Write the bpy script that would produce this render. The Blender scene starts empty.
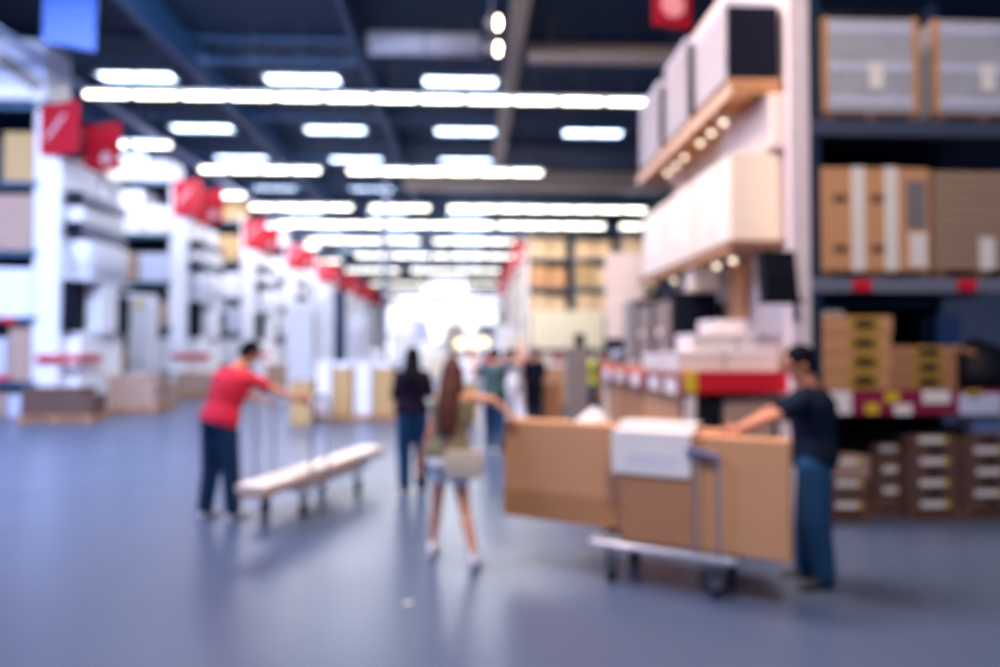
import bpy, bmesh, math, random
from mathutils import Vector, Matrix, Euler, noise
R = math.radians; PI = math.pi
random.seed(11)
scn = bpy.context.scene
col = scn.collection

# ------------------------------------------------------------------ camera
F = 700.0
cam_d = bpy.data.cameras.new('camera'); cam = bpy.data.objects.new('camera', cam_d); col.objects.link(cam)
CE = Euler((R(90 + 1.35), 0, R(-2.37)))
CAM = Vector((0, 0, 1.66))
cam.location = CAM; cam.rotation_euler = CE
cam_d.sensor_width = 36; cam_d.lens = 25.2; cam_d.clip_start = 0.05; cam_d.clip_end = 400
cam_d.dof.use_dof = True; cam_d.dof.focus_distance = 0.8; cam_d.dof.aperture_fstop = 1.62
scn.camera = cam
CM = CE.to_matrix()
def W(px, py, Y):                     # measured picture point -> place in the hall at depth Y
    d = CM @ Vector((px - 500, 333.5 - py, -F)); t = Y / d.y
    return CAM + d * t
def XP(px, Y): return W(px, 350, Y).x
def ZP(px, py, Y): return W(px, py, Y).z

# ------------------------------------------------------------------ materials
MATS = {}
def lin(c):
    c = c / 255; return c / 12.92 if c <= .04045 else ((c + .055) / 1.055) ** 2.4
def M(name, rgb, rough=.6, metal=0, var=.12, scale=6, bump=0, spec=.5, emit=None, alpha=None, trans=0):
    if name in MATS: return MATS[name]
    m = bpy.data.materials.new(name); m.use_nodes = True; nt = m.node_tree; b = nt.nodes['Principled BSDF']
    c = [lin(v) for v in rgb]
    b.inputs['Roughness'].default_value = rough; b.inputs['Metallic'].default_value = metal
    b.inputs['Specular IOR Level'].default_value = spec
    tc = nt.nodes.new('ShaderNodeTexCoord'); nz = nt.nodes.new('ShaderNodeTexNoise'); nz.inputs['Scale'].default_value = scale
    nz.inputs['Detail'].default_value = 4
    nt.links.new(tc.outputs['Object'], nz.inputs['Vector'])
    mx = nt.nodes.new('ShaderNodeMix'); mx.data_type = 'RGBA'
    mx.inputs['A'].default_value = (*[v * (1 - var) for v in c], 1); mx.inputs['B'].default_value = (*[min(1, v * (1 + var)) for v in c], 1)
    nt.links.new(nz.outputs['Fac'], mx.inputs['Factor']); nt.links.new(mx.outputs['Result'], b.inputs['Base Color'])
    if bump:
        bp = nt.nodes.new('ShaderNodeBump'); bp.inputs['Strength'].default_value = bump; bp.inputs['Distance'].default_value = .01
        nt.links.new(nz.outputs['Fac'], bp.inputs['Height']); nt.links.new(bp.outputs['Normal'], b.inputs['Normal'])
    if emit:
        b.inputs['Emission Color'].default_value = (*emit[0], 1); b.inputs['Emission Strength'].default_value = emit[1]
    if alpha is not None: b.inputs['Alpha'].default_value = alpha
    if trans: b.inputs['Transmission Weight'].default_value = trans
    MATS[name] = m; return m
def wave(name, rgb1, rgb2, scale, rough=.7, direction='Z', hard=.5):
    m = M(name, rgb1, rough); nt = m.node_tree; b = nt.nodes['Principled BSDF']
    w = nt.nodes.new('ShaderNodeTexWave'); w.bands_direction = direction; w.inputs['Scale'].default_value = scale
    tc = [n for n in nt.nodes if n.bl_idname == 'ShaderNodeTexCoord'][0]
    nt.links.new(tc.outputs['Object'], w.inputs['Vector'])
    r = nt.nodes.new('ShaderNodeValToRGB'); r.color_ramp.elements[0].position = hard - .08; r.color_ramp.elements[1].position = hard + .08
    r.color_ramp.elements[0].color = (*[lin(v) for v in rgb1], 1); r.color_ramp.elements[1].color = (*[lin(v) for v in rgb2], 1)
    nt.links.new(w.outputs['Fac'], r.inputs['Fac']); nt.links.new(r.outputs['Color'], b.inputs['Base Color'])
    return m

steel_navy = M('navy_painted_steel', (14, 38, 66), .45, 0, .15, 3)
steel_teal = M('teal_grey_steel', (50, 86, 116), .45, 0, .12, 3)
steel_grey = M('grey_steel', (150, 155, 170), .4, .2, .08, 4)
chrome = M('bright_metal', (200, 205, 222), .3, .5, .05, 8)
white = M('white_board', (238, 236, 246), .55, 0, .03, 3)
cream = M('cream_laminate', (240, 226, 208), .5, 0, .03, 3)
warmwhite = M('warm_white_board', (240, 225, 220), .6, 0, .03, 2)
lav = M('pale_lavender_wrap', (205, 208, 232), .35, 0, .15, 5, .4)
wood = M('pine_wood', (205, 150, 105), .6, 0, .18, 9)
darkwood = M('brown_wood', (120, 82, 62), .6, 0, .2, 9)
kraft = M('kraft_cardboard', (212, 156, 112), .8, 0, .05, 3)
kraftd = M('brown_cardboard', (184, 130, 92), .8, 0, .06, 3)
kraftg = M('grey_brown_cardboard', (182, 150, 136), .8, 0, .1, 3)
kraftdd = M('dark_brown_cardboard', (104, 76, 68), .8, 0, .12, 3)
tan = M('tan_cardboard', (196, 160, 112), .8, 0, .08, 3)
tape = M('packing_tape', (190, 140, 95), .3, 0, .04, 3)
red = M('sign_red', (196, 22, 44), .5, 0, .06, 3)
red2 = M('bright_red_rail', (214, 12, 36), .5, 0, .05, 3)
crimson = M('crimson_strip', (140, 24, 62), .5, 0, .06, 3)
orange = M('coral_strip', (232, 118, 84), .5, 0, .05, 3)
yellow = M('yellow_label', (226, 190, 40), .6, 0, .05, 3)
paper = M('white_paper', (242, 236, 232), .7, 0, .03, 6)
black = M('black_gloss', (12, 15, 28), .6, 0, .1, 4, 0, .25)
navyblk = M('navy_black_panel', (12, 18, 36), .8, 0, .1, 4, 0, .15)
grey = M('grey_panel', (128, 122, 124), .5, 0, .05, 4)
bluep = M('bright_blue_panel', (3, 66, 165), .5, 0, .04, 3)
rubber = M('dark_rubber', (60, 66, 78), .7, 0, .1, 9)
lime = M('lime_vest', (214, 226, 60), .7, 0, .05, 5)
shade_gray = M('taupe_panel', (150, 138, 136), .6, 0, .05, 4)
bluehandle = M('blue_grey_plastic', (96, 104, 150), .4, 0, .05, 4)
skin = M('skin', (232, 164, 134), .5, 0, .05, 12)
skin_tan = M('tanned_skin', (212, 140, 110), .5, 0, .05, 12)
hair_blk = M('black_hair', (12, 12, 22), .8, 0, .3, 40, .5, .15)
hair_brn = M('brown_hair', (96, 54, 44), .7, 0, .3, 40, .5, .25)
jean = M('blue_denim', (30, 68, 108), .9, 0, .25, 30, .3, .15)
jean2 = M('dark_denim', (30, 58, 90), .9, 0, .25, 30, .3, .15)
redshirt = M('red_cotton', (212, 22, 58), .8, 0, .06, 6)
navyshirt = M('navy_cotton', (14, 26, 46), .9, 0, .1, 6, 0, .15)
plumshirt = M('dark_plum_cotton', (32, 20, 46), .9, 0, .1, 6, 0, .15)
olive = M('olive_camouflage_cloth', (150, 138, 108), .8, 0, .7, 14, 0, .2)
whitecloth = M('white_cloth', (236, 232, 236), .8, 0, .04, 8)
bagm = M('cream_canvas', (232, 216, 196), .7, 0, .06, 12)
shoe_w = M('white_shoe', (226, 226, 236), .5, 0, .05, 9)
shoe_d = M('dark_shoe', (26, 30, 44), .5, 0, .1, 9)
shoe_b = M('brown_shoe', (92, 50, 40), .5, 0, .1, 9)
teal = M('teal_green_cotton', (54, 84, 88), .8, 0, .1, 6)
pink = M('pink_cotton', (216, 130, 130), .8, 0, .1, 6)
eye_m = M('eye_dark', (30, 22, 22), .2)

# ------------------------------------------------------------------ mesh helpers
class B:
    def __init__(s): s.bm = bmesh.new()
    def box(s, c, d, rz=0, rx=0, ry=0, bev=0):
        r = bmesh.ops.create_cube(s.bm, size=1)
        vs = r['verts']
        bmesh.ops.scale(s.bm, vec=d, verts=vs)
        if bev:
            es = list({e for v in vs for e in v.link_edges})
            rr = bmesh.ops.bevel(s.bm, geom=es, offset=bev, segments=2, affect='EDGES', profile=.6)
            vs = list({v for f in rr['faces'] for v in f.verts} | {v for v in vs if v.is_valid})
        m = Matrix.Translation(c) @ Euler((rx, ry, rz)).to_matrix().to_4x4()
        bmesh.ops.transform(s.bm, matrix=m, verts=vs); return s
    def bx(s, x0, x1, y0, y1, z0, z1, bev=0):
        return s.box(((x0 + x1) / 2, (y0 + y1) / 2, (z0 + z1) / 2), (abs(x1 - x0), abs(y1 - y0), abs(z1 - z0)), bev=bev)
    def cap(s, p, r1, q, r2, seg=14, flat=None):      # closed tapered capsule
        p, q = Vector(p), Vector(q); ax = q - p; L = ax.length or 1e-4; ax = ax / L
        a = ax.orthogonal().normalized(); b = ax.cross(a)
        rings = []
        for k in range(1, 5): t = k / 5 * PI / 2 ; rings.append((-r1 * math.cos(t), r1 * math.sin(t)))
        rings += [(0, r1), (L, r2)]
        for k in range(4, 0, -1): t = k / 5 * PI / 2; rings.append((L + r2 * math.cos(t), r2 * math.sin(t)))
        prev = None
        v0 = s.bm.verts.new(p - ax * r1); v1 = s.bm.verts.new(q + ax * r2)
        for h, r in rings:
            ring = [s.bm.verts.new(p + ax * h + (a * math.cos(2 * PI * i / seg) + b * math.sin(2 * PI * i / seg)) * r) for i in range(seg)]
            if prev is None:
                for i in range(seg): s.bm.faces.new((v0, ring[(i + 1) % seg], ring[i]))
            else:
                for i in range(seg): s.bm.faces.new((prev[i], prev[(i + 1) % seg], ring[(i + 1) % seg], ring[i]))
            prev = ring
        for i in range(seg): s.bm.faces.new((v1, prev[i], prev[(i + 1) % seg]))
        return s
    def loft(s, rings, side=(1, 0, 0), seg=20, power=2):    # rings: (centre, rx, ry)
        side = Vector(side); n = len(rings); prev = None
        cs = [Vector(r[0]) for r in rings]
        for i, (c, rx, ry) in enumerate(rings):
            t = (cs[min(i + 1, n - 1)] - cs[max(i - 1, 0)]).normalized()
            u = (side - t * side.dot(t)).normalized(); v = t.cross(u)
            ring = []
            for k in range(seg):
                an = 2 * PI * k / seg; ca, sa = math.cos(an), math.sin(an)
                if power != 2: ca = math.copysign(abs(ca) ** (2 / power), ca); sa = math.copysign(abs(sa) ** (2 / power), sa)
                ring.append(s.bm.verts.new(cs[i] + u * rx * ca + v * ry * sa))
            if prev:
                for k in range(seg): s.bm.faces.new((prev[k], prev[(k + 1) % seg], ring[(k + 1) % seg], ring[k]))
            else: s.bm.faces.new(list(reversed(ring)))
            prev = ring
        s.bm.faces.new(prev); return s
    def ell(s, c, d, rot=(0, 0, 0)):
        r = bmesh.ops.create_uvsphere(s.bm, u_segments=20, v_segments=12, radius=1)
        m = Matrix.Translation(c) @ Euler(rot).to_matrix().to_4x4() @ Matrix.Diagonal((*d, 1))
        bmesh.ops.transform(s.bm, matrix=m, verts=r['verts']); return s
    def cyl(s, p, q, r, r2=None, seg=16):
        p, q = Vector(p), Vector(q); ax = (q - p)
        rr = bmesh.ops.create_cone(s.bm, cap_ends=True, segments=seg, radius1=r, radius2=r if r2 is None else r2, depth=ax.length)
        m = Matrix.Translation((p + q) / 2) @ ax.to_track_quat('Z', 'Y').to_matrix().to_4x4()
        bmesh.ops.transform(s.bm, matrix=m, verts=rr['verts']); return s
    def tube(s, pts, r):
        for a, b in zip(pts, pts[1:]): s.cap(a, r, b, r, 10)
        return s
    def quadpts(s, pts, th):                         # solid slab from a 3-D outline
        pts = [Vector(p) for p in pts]; n = (pts[1] - pts[0]).cross(pts[2] - pts[1]).normalized() * th
        f = [s.bm.verts.new(p) for p in pts]; g = [s.bm.verts.new(p + n) for p in pts]
        s.bm.faces.new(list(reversed(f))); s.bm.faces.new(g)
        for i in range(len(pts)): j = (i + 1) % len(pts); s.bm.faces.new((f[i], f[j], g[j], g[i]))
        return s
    def build(s, name, mat, parent=None, smooth=False, voxel=0, loc=None):
        me = bpy.data.meshes.new(name)
        bmesh.ops.recalc_face_normals(s.bm, faces=s.bm.faces[:]); s.bm.to_mesh(me); s.bm.free()
        me.materials.append(mat)
        o = bpy.data.objects.new(name, me); col.objects.link(o)
        if loc is not None: o.location = loc
        if voxel:
            md = o.modifiers.new('r', 'REMESH'); md.mode = 'VOXEL'; md.voxel_size = voxel
            sm = o.modifiers.new('s', 'SMOOTH'); sm.iterations = 3; sm.factor = .5
            dg = bpy.context.evaluated_depsgraph_get(); dg.update()
            nm = bpy.data.meshes.new_from_object(o.evaluated_get(dg)); o.modifiers.clear(); o.data = nm
            if not nm.materials: nm.materials.append(mat)
            smooth = True
        if smooth:
            for p in o.data.polygons: p.use_smooth = True
        if parent: o.parent = parent
        return o
def tag(o, label=None, cat=None, group=None, kind=None):
    if label: o['label'] = label
    if cat: o['category'] = cat
    if group: o['group'] = group
    if kind: o['kind'] = kind
    return o
def thing(name, label, cat, loc=(0, 0, 0), rz=0, group=None):
    o = bpy.data.objects.new(name, None); col.objects.link(o); o.location = loc; o.rotation_euler = (0, 0, rz)
    o.empty_display_size = .1
    return tag(o, label, cat, group)
def struct(name, b, mat): return tag(b.build(name, mat), kind='structure')
def boxthing(name, mat, label, cat, x0, x1, y0, y1, z0, z1, group=None, bev=.01, rz=0):
    c = ((x0 + x1) / 2, (y0 + y1) / 2, z0)
    b = B(); b.box((0, 0, (z1 - z0) / 2), (abs(x1 - x0), abs(y1 - y0), z1 - z0), bev=bev)
    o = b.build(name, mat, loc=c); o.rotation_euler.z = rz
    return tag(o, label, cat, group)
ORD = ['first', 'second', 'third', 'fourth', 'fifth', 'sixth', 'seventh', 'eighth', 'ninth', 'tenth', 'eleventh', 'twelfth', 'thirteenth', 'fourteenth', 'fifteenth']
# ------------------------------------------------------------------ the hall
ZC = 10.5
fm = bpy.data.materials.new('polished_blue_grey_concrete'); fm.use_nodes = True
nt = fm.node_tree; b = nt.nodes['Principled BSDF']
tc = nt.nodes.new('ShaderNodeTexCoord'); n1 = nt.nodes.new('ShaderNodeTexNoise'); n1.inputs['Scale'].default_value = .35; n1.inputs['Detail'].default_value = 6
n2 = nt.nodes.new('ShaderNodeTexNoise'); n2.inputs['Scale'].default_value = .8; n2.inputs['Detail'].default_value = 2
nt.links.new(tc.outputs['Object'], n1.inputs['Vector']); nt.links.new(tc.outputs['Object'], n2.inputs['Vector'])
mx = nt.nodes.new('ShaderNodeMix'); mx.data_type = 'RGBA'; mx.inputs['A'].default_value = (.066, .100, .175, 1); mx.inputs['B'].default_value = (.100, .136, .235, 1)
nt.links.new(n1.outputs['Fac'], mx.inputs['Factor'])
nt.links.new(mx.outputs['Result'], b.inputs['Base Color'])
rp = nt.nodes.new('ShaderNodeMapRange'); rp.inputs['To Min'].default_value = .26; rp.inputs['To Max'].default_value = .34
nt.links.new(n2.outputs['Fac'], rp.inputs['Value']); nt.links.new(rp.outputs['Result'], b.inputs['Roughness'])
struct('floor', B().bx(-34, 26, -8, 104, -.2, 0), fm)
cm = wave('corrugated_roof_deck', (5, 40, 72), (12, 56, 90), 2.2, .7, 'Y')
struct('ceiling', B().bx(-34, 26, -8, 104, ZC, ZC + .2), cm)
wm = M('pale_hall_wall', (222, 222, 236), .8, 0, .04, 1)
wd = M('dull_blue_wall', (92, 108, 146), .8, 0, .06, 1)
struct('wall_left', B().bx(-34.2, -34, -8, 104, 0, ZC), wd)
struct('wall_right', B().bx(26, 26.2, -8, 104, 0, ZC), wd)
struct('wall_far', B().bx(-34, 26, 104, 104.2, 0, ZC), wm)
beam_b = M('blue_grey_roof_steel', (44, 82, 128), .55, 0, .1, 2)
beam_w = M('brown_grey_roof_steel', (188, 164, 150), .55, 0, .1, 2)
# open-web roof joists across the hall
n = 0
for k, y in enumerate((10, 14.5, 19.8, 24.6, 29.5, 35, 41, 48, 56, 66, 78)):
    m = B(); m.bx(-34, 26, y - .06, y + .06, 9.72, 9.82); m.bx(-34, 26, y - .06, y + .06, 10.36, 10.46)
    x = -20.0
    while x < 14:
        m.cyl((x, y, 9.8), (x + .7, y, 10.38), .025, seg=6); m.cyl((x + .7, y, 10.38), (x + 1.4, y, 9.8), .025, seg=6); x += 1.4
    n += 1; struct('trim_%d' % n, m, beam_b)
for x, mt, w in ((1.12, beam_w, .42), (-7.9, beam_b, .2), (-13.1, beam_b, .2), (-3.0, beam_b, .12)):
    n += 1; z0 = 9.45 if w > .3 else 9.5
    struct('trim_%d' % n, B().bx(x - w / 2, x + w / 2, 8, 31.5 if w > .3 else 100, z0, z0 + .25).bx(x - w * .2, x + w * .2, 8, 31.5 if w > .3 else 100, z0 + .25, ZC), mt)
n += 1; struct('trim_%d' % n, B().bx(-3, 14, 31.2, 31.6, 8.95, 9.6).bx(-3, 14, 31.0, 31.8, 9.6, 9.66).bx(-3, 14, 31.0, 31.8, 8.9, 8.96), beam_w)
n += 1; struct('trim_%d' % n, B().bx(-34, 26, 45, 45.3, 9.2, 9.7), beam_b)
# round and square service ducts under the roof
d = thing('air_duct', 'pale grey horizontal air duct hanging under dark roof beside the brown girder', 'duct', (-1.2, 18.4, 9.4))
B().cyl((-1.5, 0, .35), (1.45, 0, .35), .3, seg=24).build('duct_body', M('pale_duct_metal', (226, 222, 236), .5, 0, .06, 2), d, True)
for x in (-1.5, 0, 1.45): B().cyl((x - .03, 0, .35), (x + .03, 0, .35), .33, seg=24).build('flange', steel_grey, d, True)
for x in (-1.1, 1.1): B().cyl((x, 0, .6), (x, 0, 1.1), .012, seg=6).build('hanger', steel_grey, d)
for i, (yy, z, r, w) in enumerate(((18.9, 9.95, .10, 'upper thinner'), (18.3, 9.45, .19, 'lower thicker'))):
    d = thing('ceiling_pipe', w + ' brown-grey pipe crossing the dark roof behind the red hanging sign', 'pipe', (1.5, yy, z))
    B().cyl((0, 0, 0), (9, 0, 0), r, seg=20).build('pipe_body', beam_w, d, True)
    for x in (.6, 4, 8): B().cyl((x, 0, 0), (x, 0, ZC - z), .015, seg=6).build('hanger', steel_grey, d)
# steel columns of the building
for i, (px, Y) in enumerate(((385, 30),)):
    x = XP(px, Y)
    struct('pillar_%d' % (i + 1), B().bx(x - .1, x + .1, Y - .1, Y + .1, 0, 9.5).bx(x - .2, x + .2, Y - .2, Y + .2, 0, .04), M('grey_column_paint', (120, 128, 158), .5))
# glowing panes added to whiten the far end, framed like a glazed entrance
far_glow = M('far_glow_pane', (230, 236, 255), .3, emit=((.95, .96, 1.0), 1.3))
k = 0
for x in (-12.5, -9.5, -6.5, -3.5, -.5, 2.5, 5.5):
    for z0, z1 in ((.3, 3.4), (4.0, 8.6)):
        k += 1
        w = tag(B().bx(x - 1.3, x + 1.3, 103.8, 103.9, z0, z1).build('window_%d' % k, far_glow), kind='structure')
        B().bx(x - 1.4, x + 1.4, 103.7, 103.78, z1, z1 + .1).bx(x - 1.4, x + 1.4, 103.7, 103.78, z0 - .1, z0).bx(x - 1.4, x - 1.3, 103.7, 103.78, z0, z1).bx(x + 1.3, x + 1.4, 103.7, 103.78, z0, z1).bx(x - .03, x + .03, 103.7, 103.78, z0, z1).build('window_frame', steel_grey, w)

# ------------------------------------------------------------------ skylights (daylight)
SKY = 6
skym = M('skylight_diffuser', (225, 235, 255), .4, emit=((.62, .78, 1.0), SKY))
k = 0
def skylight(x, y):
    global k
    k += 1
    w = tag(B().bx(x - 1.15, x + 1.15, y - .34, y + .34, ZC - .05, ZC - .02).build('window_%d' % (20 + k), skym), kind='structure')
    B().bx(x - 1.22, x + 1.22, y - .41, y - .34, ZC - .12, ZC).bx(x - 1.22, x + 1.22, y + .34, y + .41, ZC - .12, ZC).bx(x - 1.22, x - 1.15, y - .34, y + .34, ZC - .12, ZC).bx(x + 1.15, x + 1.22, y - .34, y + .34, ZC - .12, ZC).bx(x - .02, x + .02, y - .34, y + .34, ZC - .1, ZC - .06).build('window_frame', steel_grey, w)
for x in (-21, -15.8): 
    for y in (5.5, 11, 22.7, 32.2): skylight(x, y)
for y, xs in ((22.7, (-10.7, -5.45, -.36)), (27.9, (-10.6, -5.4, -.24, 4.9)), (32.2, (-10.5, -5.3, -.25)), (38, (-10.6, -5.4, -.27, 9.6)), (45, (-10.6, -5.4, -.3)), (53, (-10.6, -5.4, -.3)), (62, (-10.6, -5.4, -.3)), (74, (-10.6, -5.4, -.3)), (11, (-10.6, -5.4)), (5.5, (-10.6, -5.4)), (0, (-8, ))):
    for x in xs: skylight(x, y)

# ------------------------------------------------------------------ fluorescent rows
TUBE = 5.5
tubem = M('fluorescent_diffuser', (255, 252, 240), .4, emit=((1.0, .94, .76), TUBE))
tubem2 = M('fluorescent_diffuser_far', (255, 252, 240), .4, emit=((1.0, .96, .84), 4))
hous = M('light_housing_white', (210, 214, 226), .4)
def fixture(x, y, z, w, label, grp, far):
    t = thing('fluorescent_light', label, 'ceiling light', (x, y, z), 0, grp)
    B().bx(-w / 2, w / 2, -.12, .12, .06, .12).bx(-w / 2, w / 2, -.05, .05, .12, .16).build('housing', hous, t)
    B().cap((-w / 2 + .1, 0, .015), .055, (w / 2 - .1, 0, .015), .05, 10).build('tube', tubem2 if far else tubem, t, True)
    B().cyl((0, 0, .16), (0, 0, ZC - z), .006, seg=5).build('hanger', steel_grey, t)
rows = [(18.85, [(79, 652)]), (26.6, [(197, 320), (346, 543)]), (33.5, [(248, 352), (369, 430), (448, 648)]), (38, [(278, 383), (386, 495), (498, 606), (620, 665)]),
        (43.7, [(305, 420), (433, 525)]), (50.6, [(355, 430), (432, 525)]), (60, [(345, 400), (410, 500)]), (72, [(370, 425), (440, 500)]), (86, [(385, 440), (450, 495)])]
for ri, (Y, segs) in enumerate(rows):
    cnt = 0; tot = 0; lst = []
    for a, c in segs:
        x0, x1 = XP(a, Y), XP(c, Y); nn = max(1, round((x1 - x0) / 1.24)); w = (x1 - x0) / nn
        for i in range(nn): lst.append((x0 + w * (i + .5), w - .03))
    rn = 'the lowest-hanging long row nearest the entrance side' if 0 else ['frontmost', 'second', 'third', 'fourth', 'fifth', 'sixth', 'seventh', 'eighth', 'ninth'][ri]
    for i, (x, w) in enumerate(lst):
        fixture(x, Y, 8.42, w, 'white fluorescent light, %s from the left in the %s glowing row' % (ORD[i] if i < 15 else str(i), rn), 'fluorescent lights in the %s row' % rn, ri > 3)

for Y, rn in ((11.1, 'unseen row overhead'), (3.4, 'row above the walkers')):
    for i in range(8):
        fixture(-12.5 + (2 if Y > 5 else 0) + i * 1.24, Y, 8.42, 1.21, 'white fluorescent light, %s in the %s' % (ORD[i], rn), 'fluorescent lights in the %s' % rn, True)
# twin warm spotlights on the girder
warm = M('warm_lamp_face', (255, 236, 214), .4, emit=((1.0, .80, .62), 14))
for i, (py, w) in enumerate(((23, 'upper'), (49, 'lower'))):
    p = W(498, py, 14.5)
    t = thing('spotlight', w + ' of two warm round spotlights beside the brown roof girder', 'spotlight', p, 0, 'twin spotlights under the girder')
    B().cyl((-.28, .02, .02), (-.03, -.0, 0), .06, .12).build('lamp_housing', shade_gray, t, True)
    B().ell((0, -.01, 0), (.05, .11, .13)).build('lens', warm, t, True)
    B().cyl((-.15, 0, .05), (-.15, 0, 2.1 if i == 0 else 2.6), .015, seg=6).build('bracket', steel_grey, t)

# ------------------------------------------------------------------ warehouse racking
def rack(label, xe, y0, y1, levels, top, sgn, bay=2.7, nb=1, far=False, group=None, name='pallet_rack', beamm=steel_teal, postm=steel_navy, endm=white, endw=None, back=True):
    t = thing(name, label, 'rack', (xe, y0, 0), 0, group)
    s = sgn
    for i in range(nb + 1):
        for y in ((.05, y1 - y0 - .05) if i == 0 or not far else (.05,)):
            x = s * i * bay + s * .06
            B().bx(x - .05, x + .05, y - .05, y + .05, 0, top).bx(x - .09, x + .09, y - .09, y + .09, 0, .015).build('upright', postm if i or endw is None else endm, t)
    for z in levels:
        B().bx(0, s * bay * nb, -.02, .04, z - .13, z).build('beam', beamm, t)
        B().bx(0, s * bay * nb, .05, y1 - y0 - .05, z - .05, z - .01).build('shelf_deck', steel_navy, t)
    if back: B().bx(0, s * bay * nb, (y1 - y0) * .5, (y1 - y0) * .5 + .03, .05, top - .3).build('shade_backing', steel_navy, t)  # dark sheet standing in for the shade behind the stock
    if endw:
        for (a, c) in endw:
            B().bx(0, (.5 if s < 0 else -.04), a - y0, c - y0, .02, top - .9 if s > 0 else top - 1.62).build('end_panel', endm, t)
    return t
LY = [17.3, 24.9, 32.5, 40.1, 47.7, 55.3, 63.0, 70.6, 78.2]
XL = -10.45
goodcols = [white, lav, white, kraftg, white, lav, cream, tan]
lv = [.9, 2.45, 4.06, 5.74, 7.62]
shelfname = ['floor level', 'lowest shelf', 'second shelf up', 'third shelf up', 'fourth shelf up', 'top shelf']
def colname(m): return {'white_board': 'white', 'pale_lavender_wrap': 'plastic-wrapped pale', 'grey_brown_cardboard': 'grey-brown', 'cream_laminate': 'cream', 'tan_cardboard': 'tan', 'kraft_cardboard': 'brown', 'brown_cardboard': 'brown', 'dark_brown_cardboard': 'dark brown'}[m.name]
for i, y in enumerate(LY):
    th = 2.9; far = i > 3
    nbay = 2 if i < 3 else 1
    rack('tall navy pallet rack with white end panels under the %s pair of red signs' % ORD[i], XL, y, y + th, lv, 7.9 if i else 8.0, -1, nb=nbay, far=far, group='pallet racks with white ends', endw=[(y + .0, y + 1.7), (y + 2.0, y + 2.9)])
    # aisle sign: a pair of red boards on each rack end
    for j, (ya, word) in enumerate(((y + .5, 'front'), (y + 2.1, 'rear'))):
        t = thing('aisle_sign', 'red aisle sign with white mark, %s board on %s white rack end' % (word, ORD[i]), 'sign', (XL + (.45 if j == 0 else .62), ya - .62, 6.48), R(-22), 'red aisle signs on the white rack ends')
        B().box((.12, 0, .5), (1.25, .04, 1.25), bev=.01).build('board', red, t)
        (B().cyl((.3, -.02, .2), (.3, -.032, .2), .18, seg=24) if j else B().box((.0, -.026, .55), (.8, .012, .09), ry=R(-42))).build('white_mark', M('pink_white_mark', (225, 190, 205), .5), t)
        B().box((-.3, .09, .5), (.06, .14, .5)).build('bracket', steel_grey, t)
    # red bumper rail at waist height
    tag(B().bx(0, 1.02, -.06, 0, -.09, .09).bx(.96, 1.02, 0, 1.0, -.09, .09).build('bumper_rail', red, loc=(XL + .02, y - .01, 1.45)), 'red waist-high rail on the white end of the rack under %s pair of signs' % ORD[i], 'rail', 'red rails on rack ends')
    # goods on the front face of the rack
    if i == 0: continue
    for li, z in enumerate([.02] + lv):
        hmax = ([.02] + lv + [9.0])[li + 1] - z - .28
        x = XL - .18; j = 0
        ng = (4 if i < 3 else 2)
        for j in range(ng):
            w = random.uniform(.75, 1.25) if i < 3 else random.uniform(1.0, 1.25); h = hmax * random.uniform(.6, .98)
            mt = random.choice(goodcols) if i < 4 else random.choice([white, lav, white, cream])
            if nbay == 1: w = min(w, 1.2)
            elif x - w < XL - 2.69 and x > XL - 2.69: x = XL - 2.85
            if nbay == 2 and x - w < XL - 5.4: break
            boxthing('storage_box' if mt is not lav else 'wrapped_pallet_load', mt, '%s box, %s, %s from aisle, under %s pair of red signs' % (colname(mt), shelfname[li], ORD[j], ORD[i]), 'box', x - w, x, y + .03, y + 1.3, z, z + h, 'stock on the rack under %s signs' % ORD[i], .02)
            x -= w + .08
# goods of the first rack, as the photo shows them
g = 'stock on the nearest blue-lit rack'
def G1(py0, py1, mt, name, label, w=1.0, x1=XL - .18, z=None, cat='box'):
    z0 = ZP(20, py1, 17.3) if z is None else z
    return boxthing(name, mt, label, cat, x1 - w, x1, 17.33, 18.5, z0, ZP(20, py0, 17.3), g, .03)
G1(132, 178, tan, 'carton', 'tan carton on fourth shelf up of nearest blue-lit rack', .7, z=5.74)
G1(194, 248, kraftg, 'carton', 'grey-brown carton with white spots on third shelf of nearest blue-lit rack', 1.1, z=4.06)
o = G1(268, 314, white, 'storage_box', 'white box on second shelf of nearest blue-lit rack, above red tag', 1.1, z=2.45)
G1(328, 352, kraftg, 'carton', 'low grey-brown carton above the lowest shelf of nearest rack', .5, z=1.72 - .82)
G1(338, 379, lav, 'storage_box', 'pale lavender box on lowest shelf of nearest blue-lit rack', .5, x1=XL - .75, z=.9)
G1(395, 414, lav, 'storage_box', 'pale box on the floor under nearest blue-lit rack', .5, z=.02)
G1(393, 414, kraftg, 'carton', 'grey-brown carton on floor under nearest rack beside pale box', .55, x1=XL - .75, z=.02)
for k2, (a, c) in enumerate(((.0, 1.25), (1.35, 2.5))):
    t = thing('wrapped_pallet_load', 'plastic-wrapped pale pallet load atop nearest rack, ' + ('above the first red sign' if k2 == 0 else 'cut by the picture edge'), 'pallet load', (XL + .05 - a - .6, 17.9, 7.62), 0, 'wrapped loads atop the nearest rack')
    B().bx(-.6, .6, -.5, .6, .14, 1.62, .04).build('wrapped_load', lav, t)
    B().bx(-.6, .6, -.55, .6, 0, .03).bx(-.6, .6, -.55, .6, .11, .14).bx(-.6, -.5, -.55, .6, .03, .11).bx(.5, .6, -.55, .6, .03, .11).bx(-.05, .05, -.55, .6, .03, .11).build('pallet', steel_teal, t)
    B().box((0, -.515, .8), (1.25, .02, .3), ry=R(38)).build('strap', shade_gray, t)
    B().bx(-.62, .62, -.52, -.5, 1.5, 1.62).build('wrap_edge', white, t); B().bx(-.62, .62, -.52, -.5, .14, .5).build('wrap_edge', white, t)
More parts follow.
